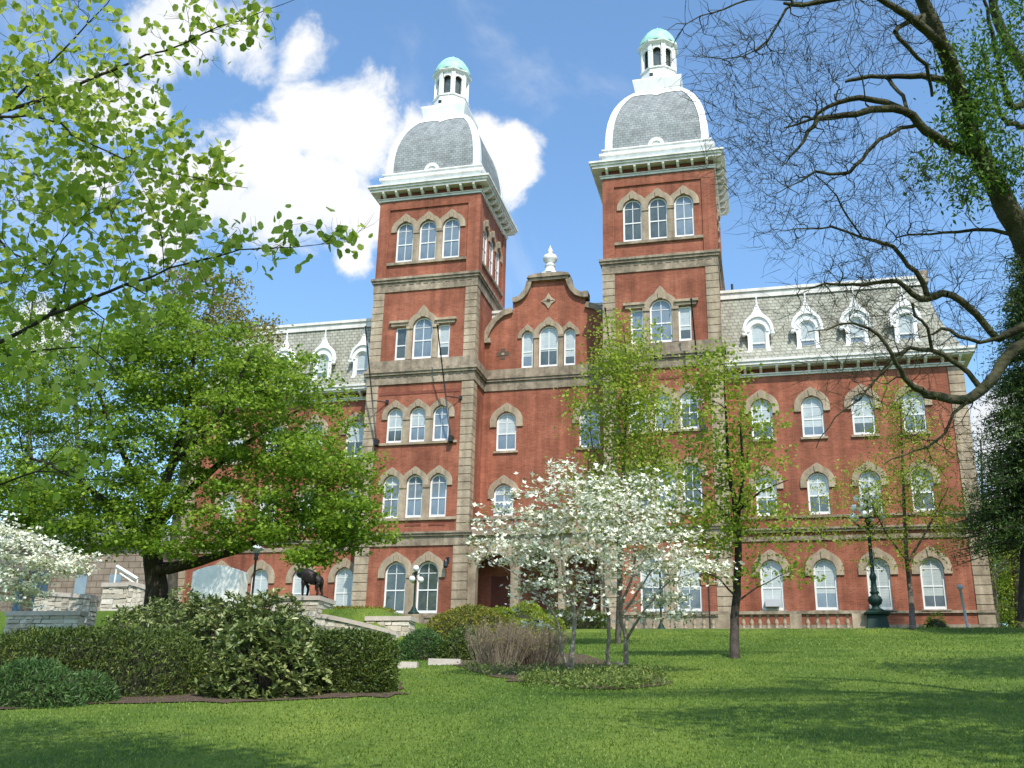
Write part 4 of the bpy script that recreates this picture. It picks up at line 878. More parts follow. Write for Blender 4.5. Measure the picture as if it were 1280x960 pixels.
def skeleton(g, PA, par, rad, m=0, big=.05):
    i = np.where(par >= 0)[0]; A_ = PA[par[i]]; B = PA[i]; ra = np.minimum(rad[par[i]], rad[i]*1.5); rb = rad[i]; T = unit(B-A_)
    B = B+T*(rb[:, None]*.25)
    for sel, k in ((rb > big, 9), ((rb <= big) & (rb > .012), 5), (rb <= .012, 3)):
        if not sel.any(): continue
        a, b, t, r0, r1 = A_[sel], B[sel], T[sel], ra[sel], rb[sel]; ref = np.where(np.abs(t[:, 2:3]) < .9, [[0, 0, 1.]], [[1., 0, 0]]); u = unit(np.cross(t, ref)); w = np.cross(t, u)
        an = 2*np.pi*np.arange(k)/k; dirs = u[:, None]*np.cos(an)[None, :, None]+w[:, None]*np.sin(an)[None, :, None]
        V = np.concatenate([a[:, None]+dirs*r0[:, None, None], b[:, None]+dirs*r1[:, None, None]], 1); n = len(a); j = np.arange(k)
        F0 = np.stack([j, (j+1) % k, k+(j+1) % k, k+j], 1); Fc = (np.arange(n)[:, None, None]*2*k+F0[None]).reshape(-1, 4); g.add(V.reshape(-1, 3), Fc, m)
def blob_pts(rng, blobs, n, shell=.45, cut=None):
    """points in ellipsoids given as (u, v, depth, ru_px, rv_px, rdepth_m, weight)"""
    w = np.array([b[6] for b in blobs], float); w /= w.sum(); out = []
    for b, c in zip(blobs, rng.multinomial(n, w)):
        C0 = at(b[0], b[1], b[2]); s = b[2]/F; d = unit(rng.normal(size=(c, 3))); r = rng.uniform(shell**3, 1, (c, 1))**(1/3)
        q = d*r; out.append(C0+q[:, :1]*b[3]*s*rt+q[:, 1:2]*b[4]*s*up+q[:, 2:3]*b[5]*np.array([-math.sin(YAW), math.cos(YAW), 0]))
    return np.concatenate(out)
def tree(name, label, cat, limbs, blobs, ntar, nleaf, size, leafm, barkm, seed, spread=.35, flat=.5, seg=.4, jit=.07, tip=.008, shell=.4, group=None,
         aspect=.62, hexa=False, upb=.5, droop=0.0, extra=None, bias=.25, crown='crown', lift=.15, along=0, ex=2.4, spray=None, layer=0):
    rng = np.random.default_rng(seed); base = np.array(limbs[0][0][0], float); r = root(name, base, label, cat, group)
    T = blob_pts(rng, blobs, ntar, shell)
    if layer: ph = .12*np.sin(T[:, 0]*1.3+seed)+.1*np.cos(T[:, 1]*1.7); T[:, 2] = np.round((T[:, 2]-ph)/layer)*layer+ph+rng.normal(0, .035, len(T))
    PA, par, rad, tips, n0 = grow(rng, limbs, T, seg, jit, tip, ex=ex, bias=bias, lift=lift)
    g = G(); skeleton(g, PA, par, rad)
    if spray:
        cnt_, ln_, rd_ = spray; cand = np.arange(n0, len(PA)); k = rng.choice(cand, cnt_); d0_ = unit(PA[k]-PA[par[k]]); d0_ = unit(d0_+rng.normal(size=d0_.shape)*.4+np.array([0, 0, .15]))
        l1 = ln_*rng.uniform(.4, 1.3, (cnt_, 1)); m_ = PA[k]+d0_*l1*.5; e_ = m_+unit(d0_+rng.normal(size=d0_.shape)*.22)*l1*.5; i_ = np.arange(cnt_)
        skeleton(g, np.concatenate([PA[k], m_, e_]), np.concatenate([-np.ones(cnt_, int), i_, cnt_+i_]), np.concatenate([np.full(cnt_, rd_), np.full(cnt_, rd_*.8), np.full(cnt_, rd_*.45)]))
    g.build('trunk', barkm, r, True)
    if nleaf:
        c = PA[tips]; wgt = rng.uniform(.3, 1.7, len(c)); wgt /= wgt.sum(); cnt = rng.multinomial(nleaf, wgt); P = np.repeat(c, cnt, 0)
        P = P+rng.normal(size=P.shape)*spread*np.array([1, 1, flat])
        g = G(); add_leaves(g, P, size, rng, aspect, upb, 0, droop, hexa)
        if extra: extra(g, rng, PA, par, rad, tips)
        g.build(crown, leafm if isinstance(leafm, list) else [leafm], r)
    return r, PA, par, rad, tips
def L(*p): return [(at(u, v, D), r) for u, v, D, r in p]
def grd(P): P = np.array(P); P[2] = float(GZ(P[0], P[1]))-.1; return P
# big maple at the left
D = 42.0
b0 = at(198, 760, D); 
tree('maple_tree', 'big spreading green maple with dark forked trunk in front of the left wing', 'tree',
  [[(b0+np.array([0, 0, -1.0]), .55), (at(196, 735, D), .45), (at(192, 705, D), .40), (at(190, 680, D), .36), (at(192, 640, D-.5), .26), (at(215, 580, D), .17), (at(235, 500, D), .10), (at(245, 430, D), .05)],
   L((192, 712, D, .3), (225, 708, D-.5, .22), (265, 697, D-1, .17), (310, 682, D-1.5, .13), (350, 650, D-2, .08), (400, 620, D-2, .05)),
   L((190, 690, D, .28), (165, 660, D-.5, .2), (130, 625, D-1, .14), (80, 590, D-1.5, .08), (30, 570, D-1, .05)),
   L((192, 660, D, .25), (240, 610, D+1, .17), (300, 560, D+2, .11), (360, 520, D+2, .06), (400, 500, D+2, .04)),
   L((195, 640, D, .2), (160, 580, D+1, .13), (130, 510, D+1.5, .08), (110, 450, D+1, .05)),
   L((215, 580, D, .12), (275, 520, D-2, .08), (310, 450, D-2, .05)), L((300, 685, D-1.5, .09), (350, 670, D-3, .06), (400, 690, D-4, .04), (430, 685, D-4, .03))],
  [(245, 468, D, 110, 62, 3.5, 1.5), (150, 500, D, 110, 80, 4, 1.6), (340, 520, D, 105, 80, 3.5, 1.9), (240, 560, D-1, 140, 60, 4.5, 1.3), (395, 600, D-2, 85, 60, 2.5, 1.7), (120, 620, D-1, 120, 55, 3.5, 1.3), (20, 470, D, 70, 90, 3, 1.2), (20, 630, D, 70, 50, 3, .9),
   (265, 640, D-2, 130, 38, 2.5, 1.0), (440, 655, D-3, 52, 34, 1.5, .9), (385, 695, D-4, 30, 12, .8, .25), (50, 560, D, 90, 90, 3, .9), (205, 415, D, 66, 42, 2.5, .7), (312, 468, D, 55, 34, 2, .5), (130, 672, D-2, 85, 26, 2, .6), (215, 680, D-3, 70, 18, 1.5, .45), (330, 665, D-3, 60, 22, 1.5, .5)],
  1250, 88000, .15, 'maple', 'darkbark', 21, upb=1.0, spread=.34, flat=.32, shell=.15, aspect=.9, tip=.01)
# reddish young tree behind it
tree('budding_tree', 'taller tree with reddish young leaves rising behind the big maple', 'tree',
  [[(grd(at(215, 770, 56)), .3), (at(222, 640, 56), .24), (at(245, 500, 56), .15), (at(262, 400, 56), .07), (at(268, 350, 56), .03)]],
  [(255, 385, 56, 62, 60, 3, 1.5), (300, 430, 56, 50, 45, 2, 1), (200, 440, 56, 60, 60, 3, 1)], 420, 12000, .17, 'redbud', 'bark', 22, spread=.3, aspect=.7, tip=.008)
# sparse blue-grey distant trees, far left
for i, (u, D, t, lab) in enumerate(((35, 70, 330, 'thin half-bare tree far behind at the left edge'), (95, 78, 380, 'thin half-bare tree far behind, right of the one at the left edge'))):
    tree('distant_tree', lab, 'tree', [[(grd(at(u, 770, D)), .35), (at(u+4, 640, D), .25), (at(u, 500, D), .14), (at(u+6, t+40, D), .05)]],
      [(u, t+110, D, 60, 110, 4, 1), (u+10, t+240, D, 80, 70, 4, .8)], 520, 11000, .17, 'far', 'bark', 30+i, spread=.5, tip=.014, group='half-bare distant trees')
# trees on the lawn before the right tower
D = 40
tree('young_tree', 'yellow-green young tree standing behind the dogwoods before the right tower', 'tree',
  [[(grd(at(772, 790, D)), .13), (at(774, 740, D), .11), (at(777, 650, D), .09), (at(780, 560, D), .065), (at(784, 480, D), .04), (at(780, 410, D), .015)],
   L((776, 690, D, .06), (750, 620, D, .04), (738, 540, D, .02)), L((778, 660, D, .06), (815, 590, D, .04), (830, 530, D, .02))],
  [(780, 440, D, 42, 45, 1.5, 1), (765, 510, D, 58, 60, 2, 1.7), (808, 540, D, 50, 60, 2, 1.5), (780, 600, D, 75, 50, 2, 1.4), (780, 650, D, 65, 35, 1.6, .6)], 560, 12500, .14, 'spring', 'bark', 41, spread=.30, flat=.8, shell=.1, aspect=.75, tip=.006)
D = 30
tree('young_tree', 'open green-leaved tree with straight dark trunk in the middle of the lawn', 'tree',
  [[(grd(gpt(918, 823)), .15), (at(919, 770, D), .125), (at(923, 700, D), .11), (at(921, 650, D), .09), (at(912, 590, D), .06), (at(908, 530, D), .04), (at(905, 470, D), .015)],
   L((921, 655, D, .07), (928, 600, D-.3, .05), (926, 530, D-.3, .03)), L((919, 745, D, .035), (900, 725, D-.4, .02), (880, 715, D-.5, .012)), L((922, 752, D, .035), (945, 735, D+.3, .02), (985, 715, D+.4, .012)),
   L((921, 660, D, .04), (900, 635, D+.5, .03), (870, 610, D+.8, .015)), L((922, 640, D, .04), (950, 615, D-.4, .03), (985, 600, D-.6, .015))],
  [(890, 470, D, 38, 40, 1, 1), (905, 540, D, 60, 50, 1.4, 1.5), (900, 610, D, 80, 40, 1.6, 1.5), (950, 560, D, 45, 50, 1.2, .6), (880, 660, D, 75, 32, 1.4, .9), (960, 640, D, 50, 45, 1.2, .55), (930, 700, D, 90, 30, 1.4, .4), (1000, 690, D, 40, 35, 1, .2)], 480, 7600, .12, 'spring2', 'darkbark', 42, spread=.2, flat=.7, shell=.1, aspect=.8, tip=.0045, seg=.3)
D = 54
tree('young_tree', 'small sparse yellow-leaved tree right of the candelabrum lamp', 'tree',
  [[(grd(gpt(1141, 787)), .16), (at(1138, 740, D), .13), (at(1133, 690, D), .11), (at(1130, 620, D), .08), (at(1128, 560, D), .05), (at(1125, 500, D), .02)],
   L((1134, 700, D, .07), (1110, 670, D, .05), (1090, 630, D, .025)), L((1134, 705, D, .07), (1160, 660, D, .05), (1185, 610, D, .025))],
  [(1115, 520, D, 35, 45, 1.5, 1), (1110, 600, D, 65, 45, 2, 1.1), (1150, 580, D, 40, 60, 2, 1.2), (1060, 640, D, 60, 45, 2, .6), (1155, 650, D, 60, 40, 2, .9), (1095, 690, D, 60, 30, 2, .4), (1185, 640, D, 30, 40, 1, .3)], 380, 8000, .15, 'spring', 'bark', 43, spread=.28, flat=.7, shell=.1, aspect=.7, tip=.008)
# ---- dogwoods
def dogwood(label, limbs, blobs, ntar, nfl, nlf, seed, size=.125):
    def ex(g, rng, PA, par, rad, tips):
        c = PA[tips]; c = np.concatenate([c, c+rng.normal(size=c.shape)*.12]); k = rng.integers(0, len(c), nfl); P = c[k]+rng.normal(size=(nfl, 3))*np.array([.15, .15, .03]); n = len(P)
        nr = rng.normal(size=(n, 3))*.45+np.array([.1, -.25, .9]); nr = unit(nr); a = unit(np.cross(nr, rng.normal(size=(n, 3)))); b = np.cross(nr, a); s = size*rng.uniform(.7, 1.15, (n, 1))*.5
        V = [P]
        for t in range(8):
            an = t*math.pi/4; rr = 1.0 if t % 2 == 0 else .55; V.append(P+(a*math.cos(an)+b*math.sin(an))*s*rr+nr*s*(.25 if t % 2 == 0 else .05))
        V = np.stack(V, 1).reshape(-1, 3); i = np.arange(n)[:, None]*9; Fc = np.concatenate([i+[0, 8, 1, 2], i+[0, 2, 3, 4], i+[0, 4, 5, 6], i+[0, 6, 7, 8]], 0); g.add(V, Fc, 1)
    return tree('dogwood_tree', label, 'tree', limbs, blobs, ntar, nlf, .075, ['dogleaf', 'bract'], 'palebark', seed, spread=.14, flat=.35, seg=.2, jit=.08, tip=.0032, shell=.1, layer=.36, spray=(900, .22, .003), extra=ex, bias=.3, lift=-.02, group='white flowering dogwoods', aspect=.5)
D = 22.5; B = gpt(712, 845); d0 = (B-CAM).dot(fw)
dogwood('white flowering dogwood with pale forked trunk at the left of the lawn bed',
  [[(B+np.array([0, 0, -.05]), .075), (at(714, 820, d0), .06), (at(717, 790, d0), .05), (at(716, 760, d0), .04), (at(705, 720, d0), .028), (at(700, 670, d0), .016), (at(690, 610, d0), .008)],
   L((712, 840, d0, .05), (702, 815, d0-.1, .035), (697, 780, d0-.2, .028), (675, 745, d0-.4, .02), (640, 715, d0-.6, .012), (612, 700, d0-.6, .007)),
   L((717, 775, d0, .035), (735, 740, d0+.3, .025), (750, 700, d0+.5, .016), (765, 650, d0+.6, .01)), L((716, 765, d0, .03), (690, 720, d0+.5, .02), (655, 680, d0+.7, .012), (625, 655, d0+.6, .008))],
  [(700, 650, d0, 85, 55, 1.4, 1.2), (645, 675, d0, 62, 42, 1.2, 1.1), (720, 600, d0, 45, 28, .8, .4), (760, 640, d0+.5, 60, 50, 1.2, 1.2), (710, 715, d0, 90, 36, 1.4, .9), (690, 760, d0, 70, 22, 1, .25)], 430, 2900, 3400, 51)
B = gpt(781, 838); d1_ = (B-CAM).dot(fw)
dogwood('white flowering dogwood with two dark stems right of the forked one',
  [[(B+np.array([0, 0, -.05]), .07), (at(783, 800, d1_), .055), (at(775, 765, d1_), .045), (at(790, 720, d1_), .03), (at(795, 670, d1_), .018), (at(800, 610, d1_), .008)],
   L((760, 830, d1_, .05), (761, 800, d1_, .045), (760, 765, d1_, .04), (750, 720, d1_, .025), (745, 680, d1_, .012)), L((783, 800, d1_, .04), (800, 770, d1_-.3, .03), (835, 730, d1_-.5, .018), (870, 715, d1_-.6, .01), (890, 705, d1_-.6, .006)),
   L((776, 770, d1_, .035), (810, 720, d1_+.4, .02), (840, 670, d1_+.5, .01))],
  [(790, 640, d1_, 65, 50, 1.3, 1.3), (830, 690, d1_, 60, 40, 1.3, 1.1), (775, 710, d1_, 70, 40, 1.3, 1.0), (865, 712, d1_-.6, 38, 16, .6, .5), (800, 755, d1_, 75, 28, 1.1, .6), (845, 755, d1_-.3, 25, 18, .6, .25), (900, 712, d1_-.6, 16, 8, .3, .14)], 380, 2500, 2700, 52)
dogwood('dense white flowering dogwood at the left edge before the brown stone building',
  [[(grd(at(-60, 830, 30)), .1), (at(-55, 760, 30), .08), (at(-40, 720, 30), .05), (at(0, 690, 30), .03), (at(50, 690, 30), .02), (at(95, 715, 30), .008)],
   L((-50, 740, 30, .05), (-10, 740, 30, .03), (30, 745, 30, .015), (60, 750, 30, .008))],
  [(10, 690, 30, 62, 34, 1.3, 2.2), (60, 705, 30, 48, 18, 1, 1.2), (25, 740, 30, 34, 18, .8, .7), (-30, 680, 30, 60, 45, 1.2, 1.0), (100, 706, 30, 14, 10, .4, .2)], 420, 4200, 2600, 53, size=.13)
# ---- near tulip tree at the left, its limbs reaching into the picture
rngT = np.random.default_rng(61)
tt = [( (13.5, -52.5, -7.7), .32), ((13.6, -52.4, -4), .27), ((13.9, -52.3, -1), .24), ((14.2, -52.2, 3), .18), ((14.5, -52.0, 7), .10)]
def TL(*p): return [(at(u, v, D), r) for u, v, D, r in p]
tlimbs = [tt,
 [((13.9, -52.3, -.5), .06)]+TL((-160, 200, 11, .045), (-60, 165, 11, .03), (0, 140, 11, .024), (50, 125, 11, .02), (140, 86, 10.8, .015), (205, 62, 10.6, .011), (300, 25, 10.3, .006), (372, -2, 10.2, .003)),
 [(at(-20, 148, 11), .018)]+TL((60, 147, 10.8, .012), (130, 190, 10.5, .01), (220, 218, 10.3, .007), (310, 235, 10.1, .003)),
 [((13.6, -52.4, -3.5), .06)]+TL((-150, 490, 10, .05), (-60, 455, 9.8, .03), (0, 428, 9.6, .022), (60, 396, 9.5, .018), (155, 358, 9.3, .014), (215, 335, 9.2, .011), (300, 314, 9.1, .008), (370, 309, 9.0, .005), (430, 305, 9, .003), (446, 292, 9, .002)),
 [(at(155, 358, 9.3), .006)]+TL((162, 330, 9.4, .005), (140, 270, 9.4, .004), (120, 215, 9.5, .002)), [(at(205, 338, 9.2), .006)]+TL((203, 300, 9, .005), (185, 250, 8.9, .003), (160, 200, 8.9, .002)),
 [(at(-60, 455, 9.8), .02)]+TL((0, 447, 9.3, .013), (50, 438, 9.1, .01), (110, 437, 9, .007), (150, 470, 8.9, .005), (118, 500, 8.9, .003)),
 [((13.5, -52.4, -5), .05)]+TL((-120, 640, 10, .03), (0, 605, 9, .013), (48, 588, 8.9, .009), (100, 596, 8.8, .005), (150, 600, 8.7, .003)),
 [((14.2, -52.2, 2.5), .06)]+TL((-120, 40, 12, .04), (0, -20, 11.5, .025), (80, -60, 11, .01)), [(at(-60, 165, 11), .03)]+TL((0, 300, 10.5, .015), (60, 330, 10, .01), (110, 380, 9.8, .005)),
 [(at(0, 140, 11), .02)]+TL((60, 80, 11, .012), (110, 30, 11, .008), (150, -20, 11, .004)), [(at(100, 378, 9.4), .008)]+TL((130, 400, 9.3, .006), (120, 450, 9.2, .004), (112, 540, 9.1, .002))]
tb = [(60, 60, 11, 110, 70, 1.4, 1.7), (40, 170, 11, 110, 80, 1.5, 1.9), (120, 110, 10.8, 110, 60, 1, 1.0), (150, 190, 10.4, 100, 60, .8, 1.0), (40, 290, 10.2, 110, 70, 1.2, 1.6), (170, 260, 10, 90, 40, .7, .8), (90, 370, 9.6, 110, 50, .9, .9),
      (250, 40, 10.4, 70, 30, .5, .3), (230, 205, 10.2, 70, 30, .5, .5), (300, 300, 9.1, 80, 25, .4, .3), (225, 330, 9.2, 90, 45, .5, .5), (370, 295, 9, 60, 12, .25, .14), (430, 288, 9, 25, 14, .2, .08), (60, 450, 9.2, 90, 50, .6, .35), (40, 590, 9, 80, 40, .5, .16), (110, 500, 9, 60, 80, .5, .14),
      (-80, 150, 12, 90, 200, 2, 1.2), (330, 20, 10.2, 35, 15, .3, .09)]
def tulip_extra(g, rng, PA, par, rad, tips): pass
tree('tulip_tree', 'near leafy branches with broad pale leaves hanging into the picture from the left', 'tree', tlimbs, tb, 950, 4300, .082, 'tulip', 'darkbark', 61, spray=(900, .2, .002), spread=.09, flat=.8, seg=.2, jit=.1, tip=.0026, shell=.05, aspect=.95, hexa=True, upb=.35, droop=.3, bias=.25, lift=-.03)
# ---- bare-branched tree at the right
D = 16.0
base = at(1390, 700, 16.5); base[2] = float(GZ(base[0], base[1]))-.1
W_ = D/F
def BL(*p): return [(at(u, v, DD), w*.5*DD/F) for u, v, DD, w in p]     # w = width in picture pixels
bl_ = [[(base, .36), (at(1380, 600, 16.5), .33), (at(1360, 500, 16.3), .3), (at(1340, 420, 16), .27), (at(1315, 350, 16), .24), (at(1283, 300, 16), .2)]+BL((1262, 265, 16, 29), (1239, 225, 16, 26), (1222, 190, 16, 24), (1205, 140, 16, 22), (1190, 90, 15.8, 20), (1175, 50, 15.6, 18), (1155, 5, 15.5, 16), (1130, -50, 15.3, 10)),
 BL((1224, 195, 16, 14), (1194, 184, 15.8, 13), (1165, 170, 15.6, 12), (1148, 155, 15.5, 11), (1130, 139, 15.4, 10), (1092, 137, 15.2, 9), (1055, 146, 15, 8), (1023, 149, 15, 7), (1010, 165, 14.9, 5), (997, 187, 14.8, 3.5), (985, 200, 14.8, 2)),
 BL((1135, 143, 15.4, 8), (1108, 127, 15.7, 8), (1062, 124, 15.8, 7), (1035, 134, 15.8, 5), (1015, 148, 15.8, 4), (980, 160, 15.8, 2)),
 BL((1190, 100, 15.9, 10), (1152, 95, 16.1, 8), (1105, 96, 16.3, 6), (1072, 98, 16.4, 5), (1057, 102, 16.4, 3.5)), BL((1110, 98, 16.3, 5), (1124, 112, 16.1, 5), (1134, 138, 15.7, 5)),
 BL((1140, 158, 15.5, 5), (1112, 168, 15.3, 5), (1092, 181, 15.2, 5), (1070, 206, 15, 5), (1054, 218, 15, 4.5), (1021, 214, 14.9, 3.5), (1000, 225, 14.8, 2.5), (975, 240, 14.8, 1.5)),
 BL((1180, 60, 15.7, 12), (1150, 30, 15.2, 11), (1120, 12, 15, 9), (1085, -5, 14.8, 7), (1050, -2, 14.7, 7), (1002, 5, 14.6, 6), (980, 4, 14.5, 4)), BL((1002, 4, 14.6, 4), (983, 10, 14.6, 3.5), (962, 48, 14.6, 3), (925, 71, 14.6, 2), (868, 71, 14.6, 1)),
 BL((990, 0, 14.5, 3), (935, 0, 14.5, 2.5), (875, 22, 14.5, 2), (835, 37, 14.4, 1)), BL((1154, 20, 15.3, 8), (1120, 40, 15, 6), (1155, 80, 15.3, 5), (1165, 120, 15.6, 4)),
 # lower system
 [(at(1345, 425, 16.2), .13)]+BL((1300, 425, 16, 17), (1268, 437, 15.8, 15), (1240, 470, 15.6, 14), (1220, 495, 15.5, 13), (1200, 500, 15.5, 12), (1172, 496, 15.4, 11), (1150, 488, 15.3, 9), (1132, 473, 15.2, 7), (1120, 455, 15.1, 6), (1108, 432, 15, 5), (1085, 410, 15, 4), (1050, 405, 14.9, 3), (1010, 415, 14.8, 1.5)),
 BL((1225, 485, 15.6, 8), (1210, 465, 15.7, 7), (1190, 450, 15.8, 7), (1165, 438, 15.9, 6), (1137, 436, 16, 5), (1115, 448, 16, 4), (1095, 475, 16, 3)),
 BL((1310, 395, 16, 13), (1275, 408, 16, 11), (1247, 422, 16, 9), (1228, 400, 16, 9), (1210, 385, 16, 9), (1192, 370, 16, 9), (1177, 367, 16, 9), (1160, 375, 16, 9), (1142, 368, 16, 7), (1122, 352, 16, 6), (1092, 353, 16, 5), (1067, 355, 16, 4), (1032, 356, 16, 3), (1000, 362, 16, 1.5)),
 BL((1160, 373, 16, 8), (1150, 350, 16, 7), (1135, 330, 16, 6), (1119, 311, 16, 5.5), (1108, 303, 16, 5), (1077, 296, 16, 3.5), (1040, 286, 16, 2.5), (985, 288, 16, 1.5)),
 BL((1255, 420, 15.9, 6), (1225, 426, 15.9, 5), (1197, 418, 15.9, 5), (1178, 410, 15.9, 4), (1165, 418, 15.9, 3)), BL((1215, 502, 15.5, 5), (1193, 516, 15.4, 4), (1180, 540, 15.4, 3.5), (1160, 557, 15.3, 3), (1130, 567, 15.2, 2), (1105, 580, 15.2, 1.5)),
 BL((1132, 436, 16, 3.5), (1112, 458, 15.6, 3.5), (1090, 480, 15.4, 3), (1075, 500, 15.3, 2.5), (1045, 520, 15.2, 2), (1020, 560, 15.1, 1.3)), BL((1165, 437, 15.9, 5), (1160, 410, 15.8, 4), (1145, 395, 15.7, 3.5), (1140, 380, 15.7, 3)),
 BL((1077, 296, 16, 2.5), (1060, 270, 16, 2.5), (1045, 245, 15.8, 2), (1021, 220, 15.6, 1.5)), BL((1283, 300, 16, 6), (1240, 287, 16, 5), (1200, 290, 16, 4), (1160, 292, 16, 3), (1120, 297, 16, 2)),
 [(at(1370, 560, 16.5), .16), (at(1350, 300, 17.5), .14)]+BL((1300, 120, 18, 18), (1262, 60, 18, 14), (1240, 0, 18, 10), (1225, -60, 18, 6)), BL((1300, 120, 18, 10), (1262, 130, 17.6, 8), (1245, 60, 17.4, 6), (1230, 0, 17.3, 4)), BL((1290, 160, 17.8, 8), (1255, 150, 17, 6), (1240, 110, 16.6, 5), (1228, 60, 16.5, 3))]
bb = [(960, 110, 14.9, 95, 70, .8, 1.6), (1040, 60, 15, 95, 55, 1, 1.3), (1000, 180, 15, 90, 50, .8, 1.1), (930, 190, 14.8, 55, 55, .6, .7), (1090, 220, 15.3, 80, 60, 1, .8), (970, 250, 15, 60, 45, .7, .5), (1040, 300, 15.8, 90, 50, .9, 1.0), (1130, 330, 16, 90, 45, .8, .9),
      (1060, 380, 15.6, 90, 50, .8, 1.1), (1160, 410, 16, 80, 50, .8, 1.0), (1080, 470, 15.5, 90, 50, .7, .7), (1180, 540, 15.4, 70, 50, .7, .4), (900, 60, 14.6, 60, 55, .5, .6), (1150, 240, 15.8, 70, 50, .8, .5), (1230, 340, 16, 50, 60, .8, .5), (1140, 30, 15.4, 70, 50, 1, .7), (1245, 130, 17, 40, 120, 1, .5), (1330, 200, 17, 90, 250, 2, .8)]
def ivyx(g, rng, PA, par, rad, tips): pass
bt = tree('bare_tree', 'bare dark tree with crooked mossy limbs reaching in from the right edge', 'tree', bl_, bb, 3800, 0, .1, 'ivy', 'mossbark', 71, seg=.17, jit=.12, tip=.0048, ex=2.9, spray=(3800, .40, .0040), shell=.05, bias=.12, lift=.05)
rng = np.random.default_rng(72); PA = bt[1]; root_b = bt[0]
blobs = [(1215, 120, 15.9, 32, 75, .4, 1.6), (1240, 210, 15.9, 38, 40, .4, 1.2), (1195, 165, 15.7, 34, 30, .3, .5), (1262, 40, 17, 40, 50, .6, 1.4), (1180, 60, 15.6, 22, 50, .3, .35), (1150, 195, 15.5, 20, 22, .3, .15), (1168, 215, 15.5, 18, 16, .3, .15), (1205, 235, 15.7, 22, 22, .3, .3), (1250, 120, 16.5, 35, 60, .5, .8)]
cl = blob_pts(rng, blobs, 220, .1); P = np.repeat(cl, 26, 0)+rng.normal(size=(220*26, 3))*.13; g = G(); add_leaves(g, P, .10, rng, .35, .2, droop=.6); g.build('hanging_leaves', 'ivy', root_b)
# ---- evergreen behind it
def conifer(name, label, base, top, radius, n, size, matn, seed, ln=.9):
    rng = np.random.default_rng(seed); r = root(name, base, label, 'tree'); base = np.array(base); top = np.array(top); hgt = np.linalg.norm(top-base)
    g = G().tube([base, base+(top-base)*.5, top], [.35, .2, .03], 8)
    k = int(n/90); t = rng.uniform(.17, 1, k); an = rng.uniform(0, 2*np.pi, k); rr = radius*(1-t)**.75*rng.uniform(.6, 1.1, k); P = []
    for i in range(k):
        c = base+(top-base)*t[i]; e = c+np.array([math.cos(an[i])*rr[i], math.sin(an[i])*rr[i], -rr[i]*.18]); g.tube([c, (c+e)/2+np.array([0, 0, .1]), e], [.05, .03, .01], 4)
        s = rng.uniform(.25, 1.05, (90, 1)); q = c+(e-c)*s; q[:, 2] += np.sin(s[:, 0]*3.1)*.1; P.append(q+rng.normal(size=(90, 3))*np.array([.28, .28, .16])*ln)
    g.build('trunk', 'darkbark', r, True); P = np.concatenate(P); g = G(); add_leaves(g, P, size, rng, .25, .3, droop=.25); g.build('crown', matn, r)
b = at(1285, 800, 46); b[2] = -1.8; t = at(1300, 230, 46)
conifer('pine_tree', 'dark green dense evergreen at the right edge behind the bare tree', b, t, 3.8, 74000, .2, 'ever', 81)
b = at(1325, 800, 50); b[2] = -1.8; conifer('pine_tree', 'second dark evergreen cut off by the right edge of the picture', b, at(1330, 60, 50), 4.4, 26000, .34, 'ever', 82)
# ---- trees beyond the right corner
for i, (u, D, t, lab, lf, nl) in enumerate(((1238, 75, 520, 'half-bare tree just beyond the right corner of the hall', 'far', 4200), (1268, 66, 600, 'leafier tree beyond the corner, right of the half-bare one', 'spring2', 6000), (1300, 85, 420, 'pale tree far behind the dark evergreens at the right', 'far', 5000))):
    tree('distant_tree', lab, 'tree', [[(grd(at(u+6, 790, D)), .3), (at(u+2, 720, D), .22), (at(u-8, 650, D), .13), (at(u-12, t+30, D), .05)], L((u+3, 730, D, .15), (u+25, 680, D, .1), (u+40, 620, D, .05))],
      [(u, t+70, D, 38, 60, 3, 1), (u+10, t+150, D, 45, 50, 3, .8)], 300, nl, .15, lf, 'bark', 90+i, spread=.4, tip=.015, group='half-bare distant trees')
tree('distant_tree', 'full green tree filling the gap between the hall corner and the dark evergreens', 'tree', [[(grd(at(1262, 790, 95)), .35), (at(1262, 740, 95), .28), (at(1264, 680, 95), .14), (at(1266, 630, 95), .05)]],
  [(1262, 700, 95, 46, 48, 5, 1.2), (1250, 750, 95, 40, 38, 4, 1.2), (1285, 745, 95, 45, 45, 4, 1), (1272, 640, 95, 38, 35, 4, .5)], 420, 26000, .26, 'spring2', 'bark', 97, spread=.7, tip=.02)
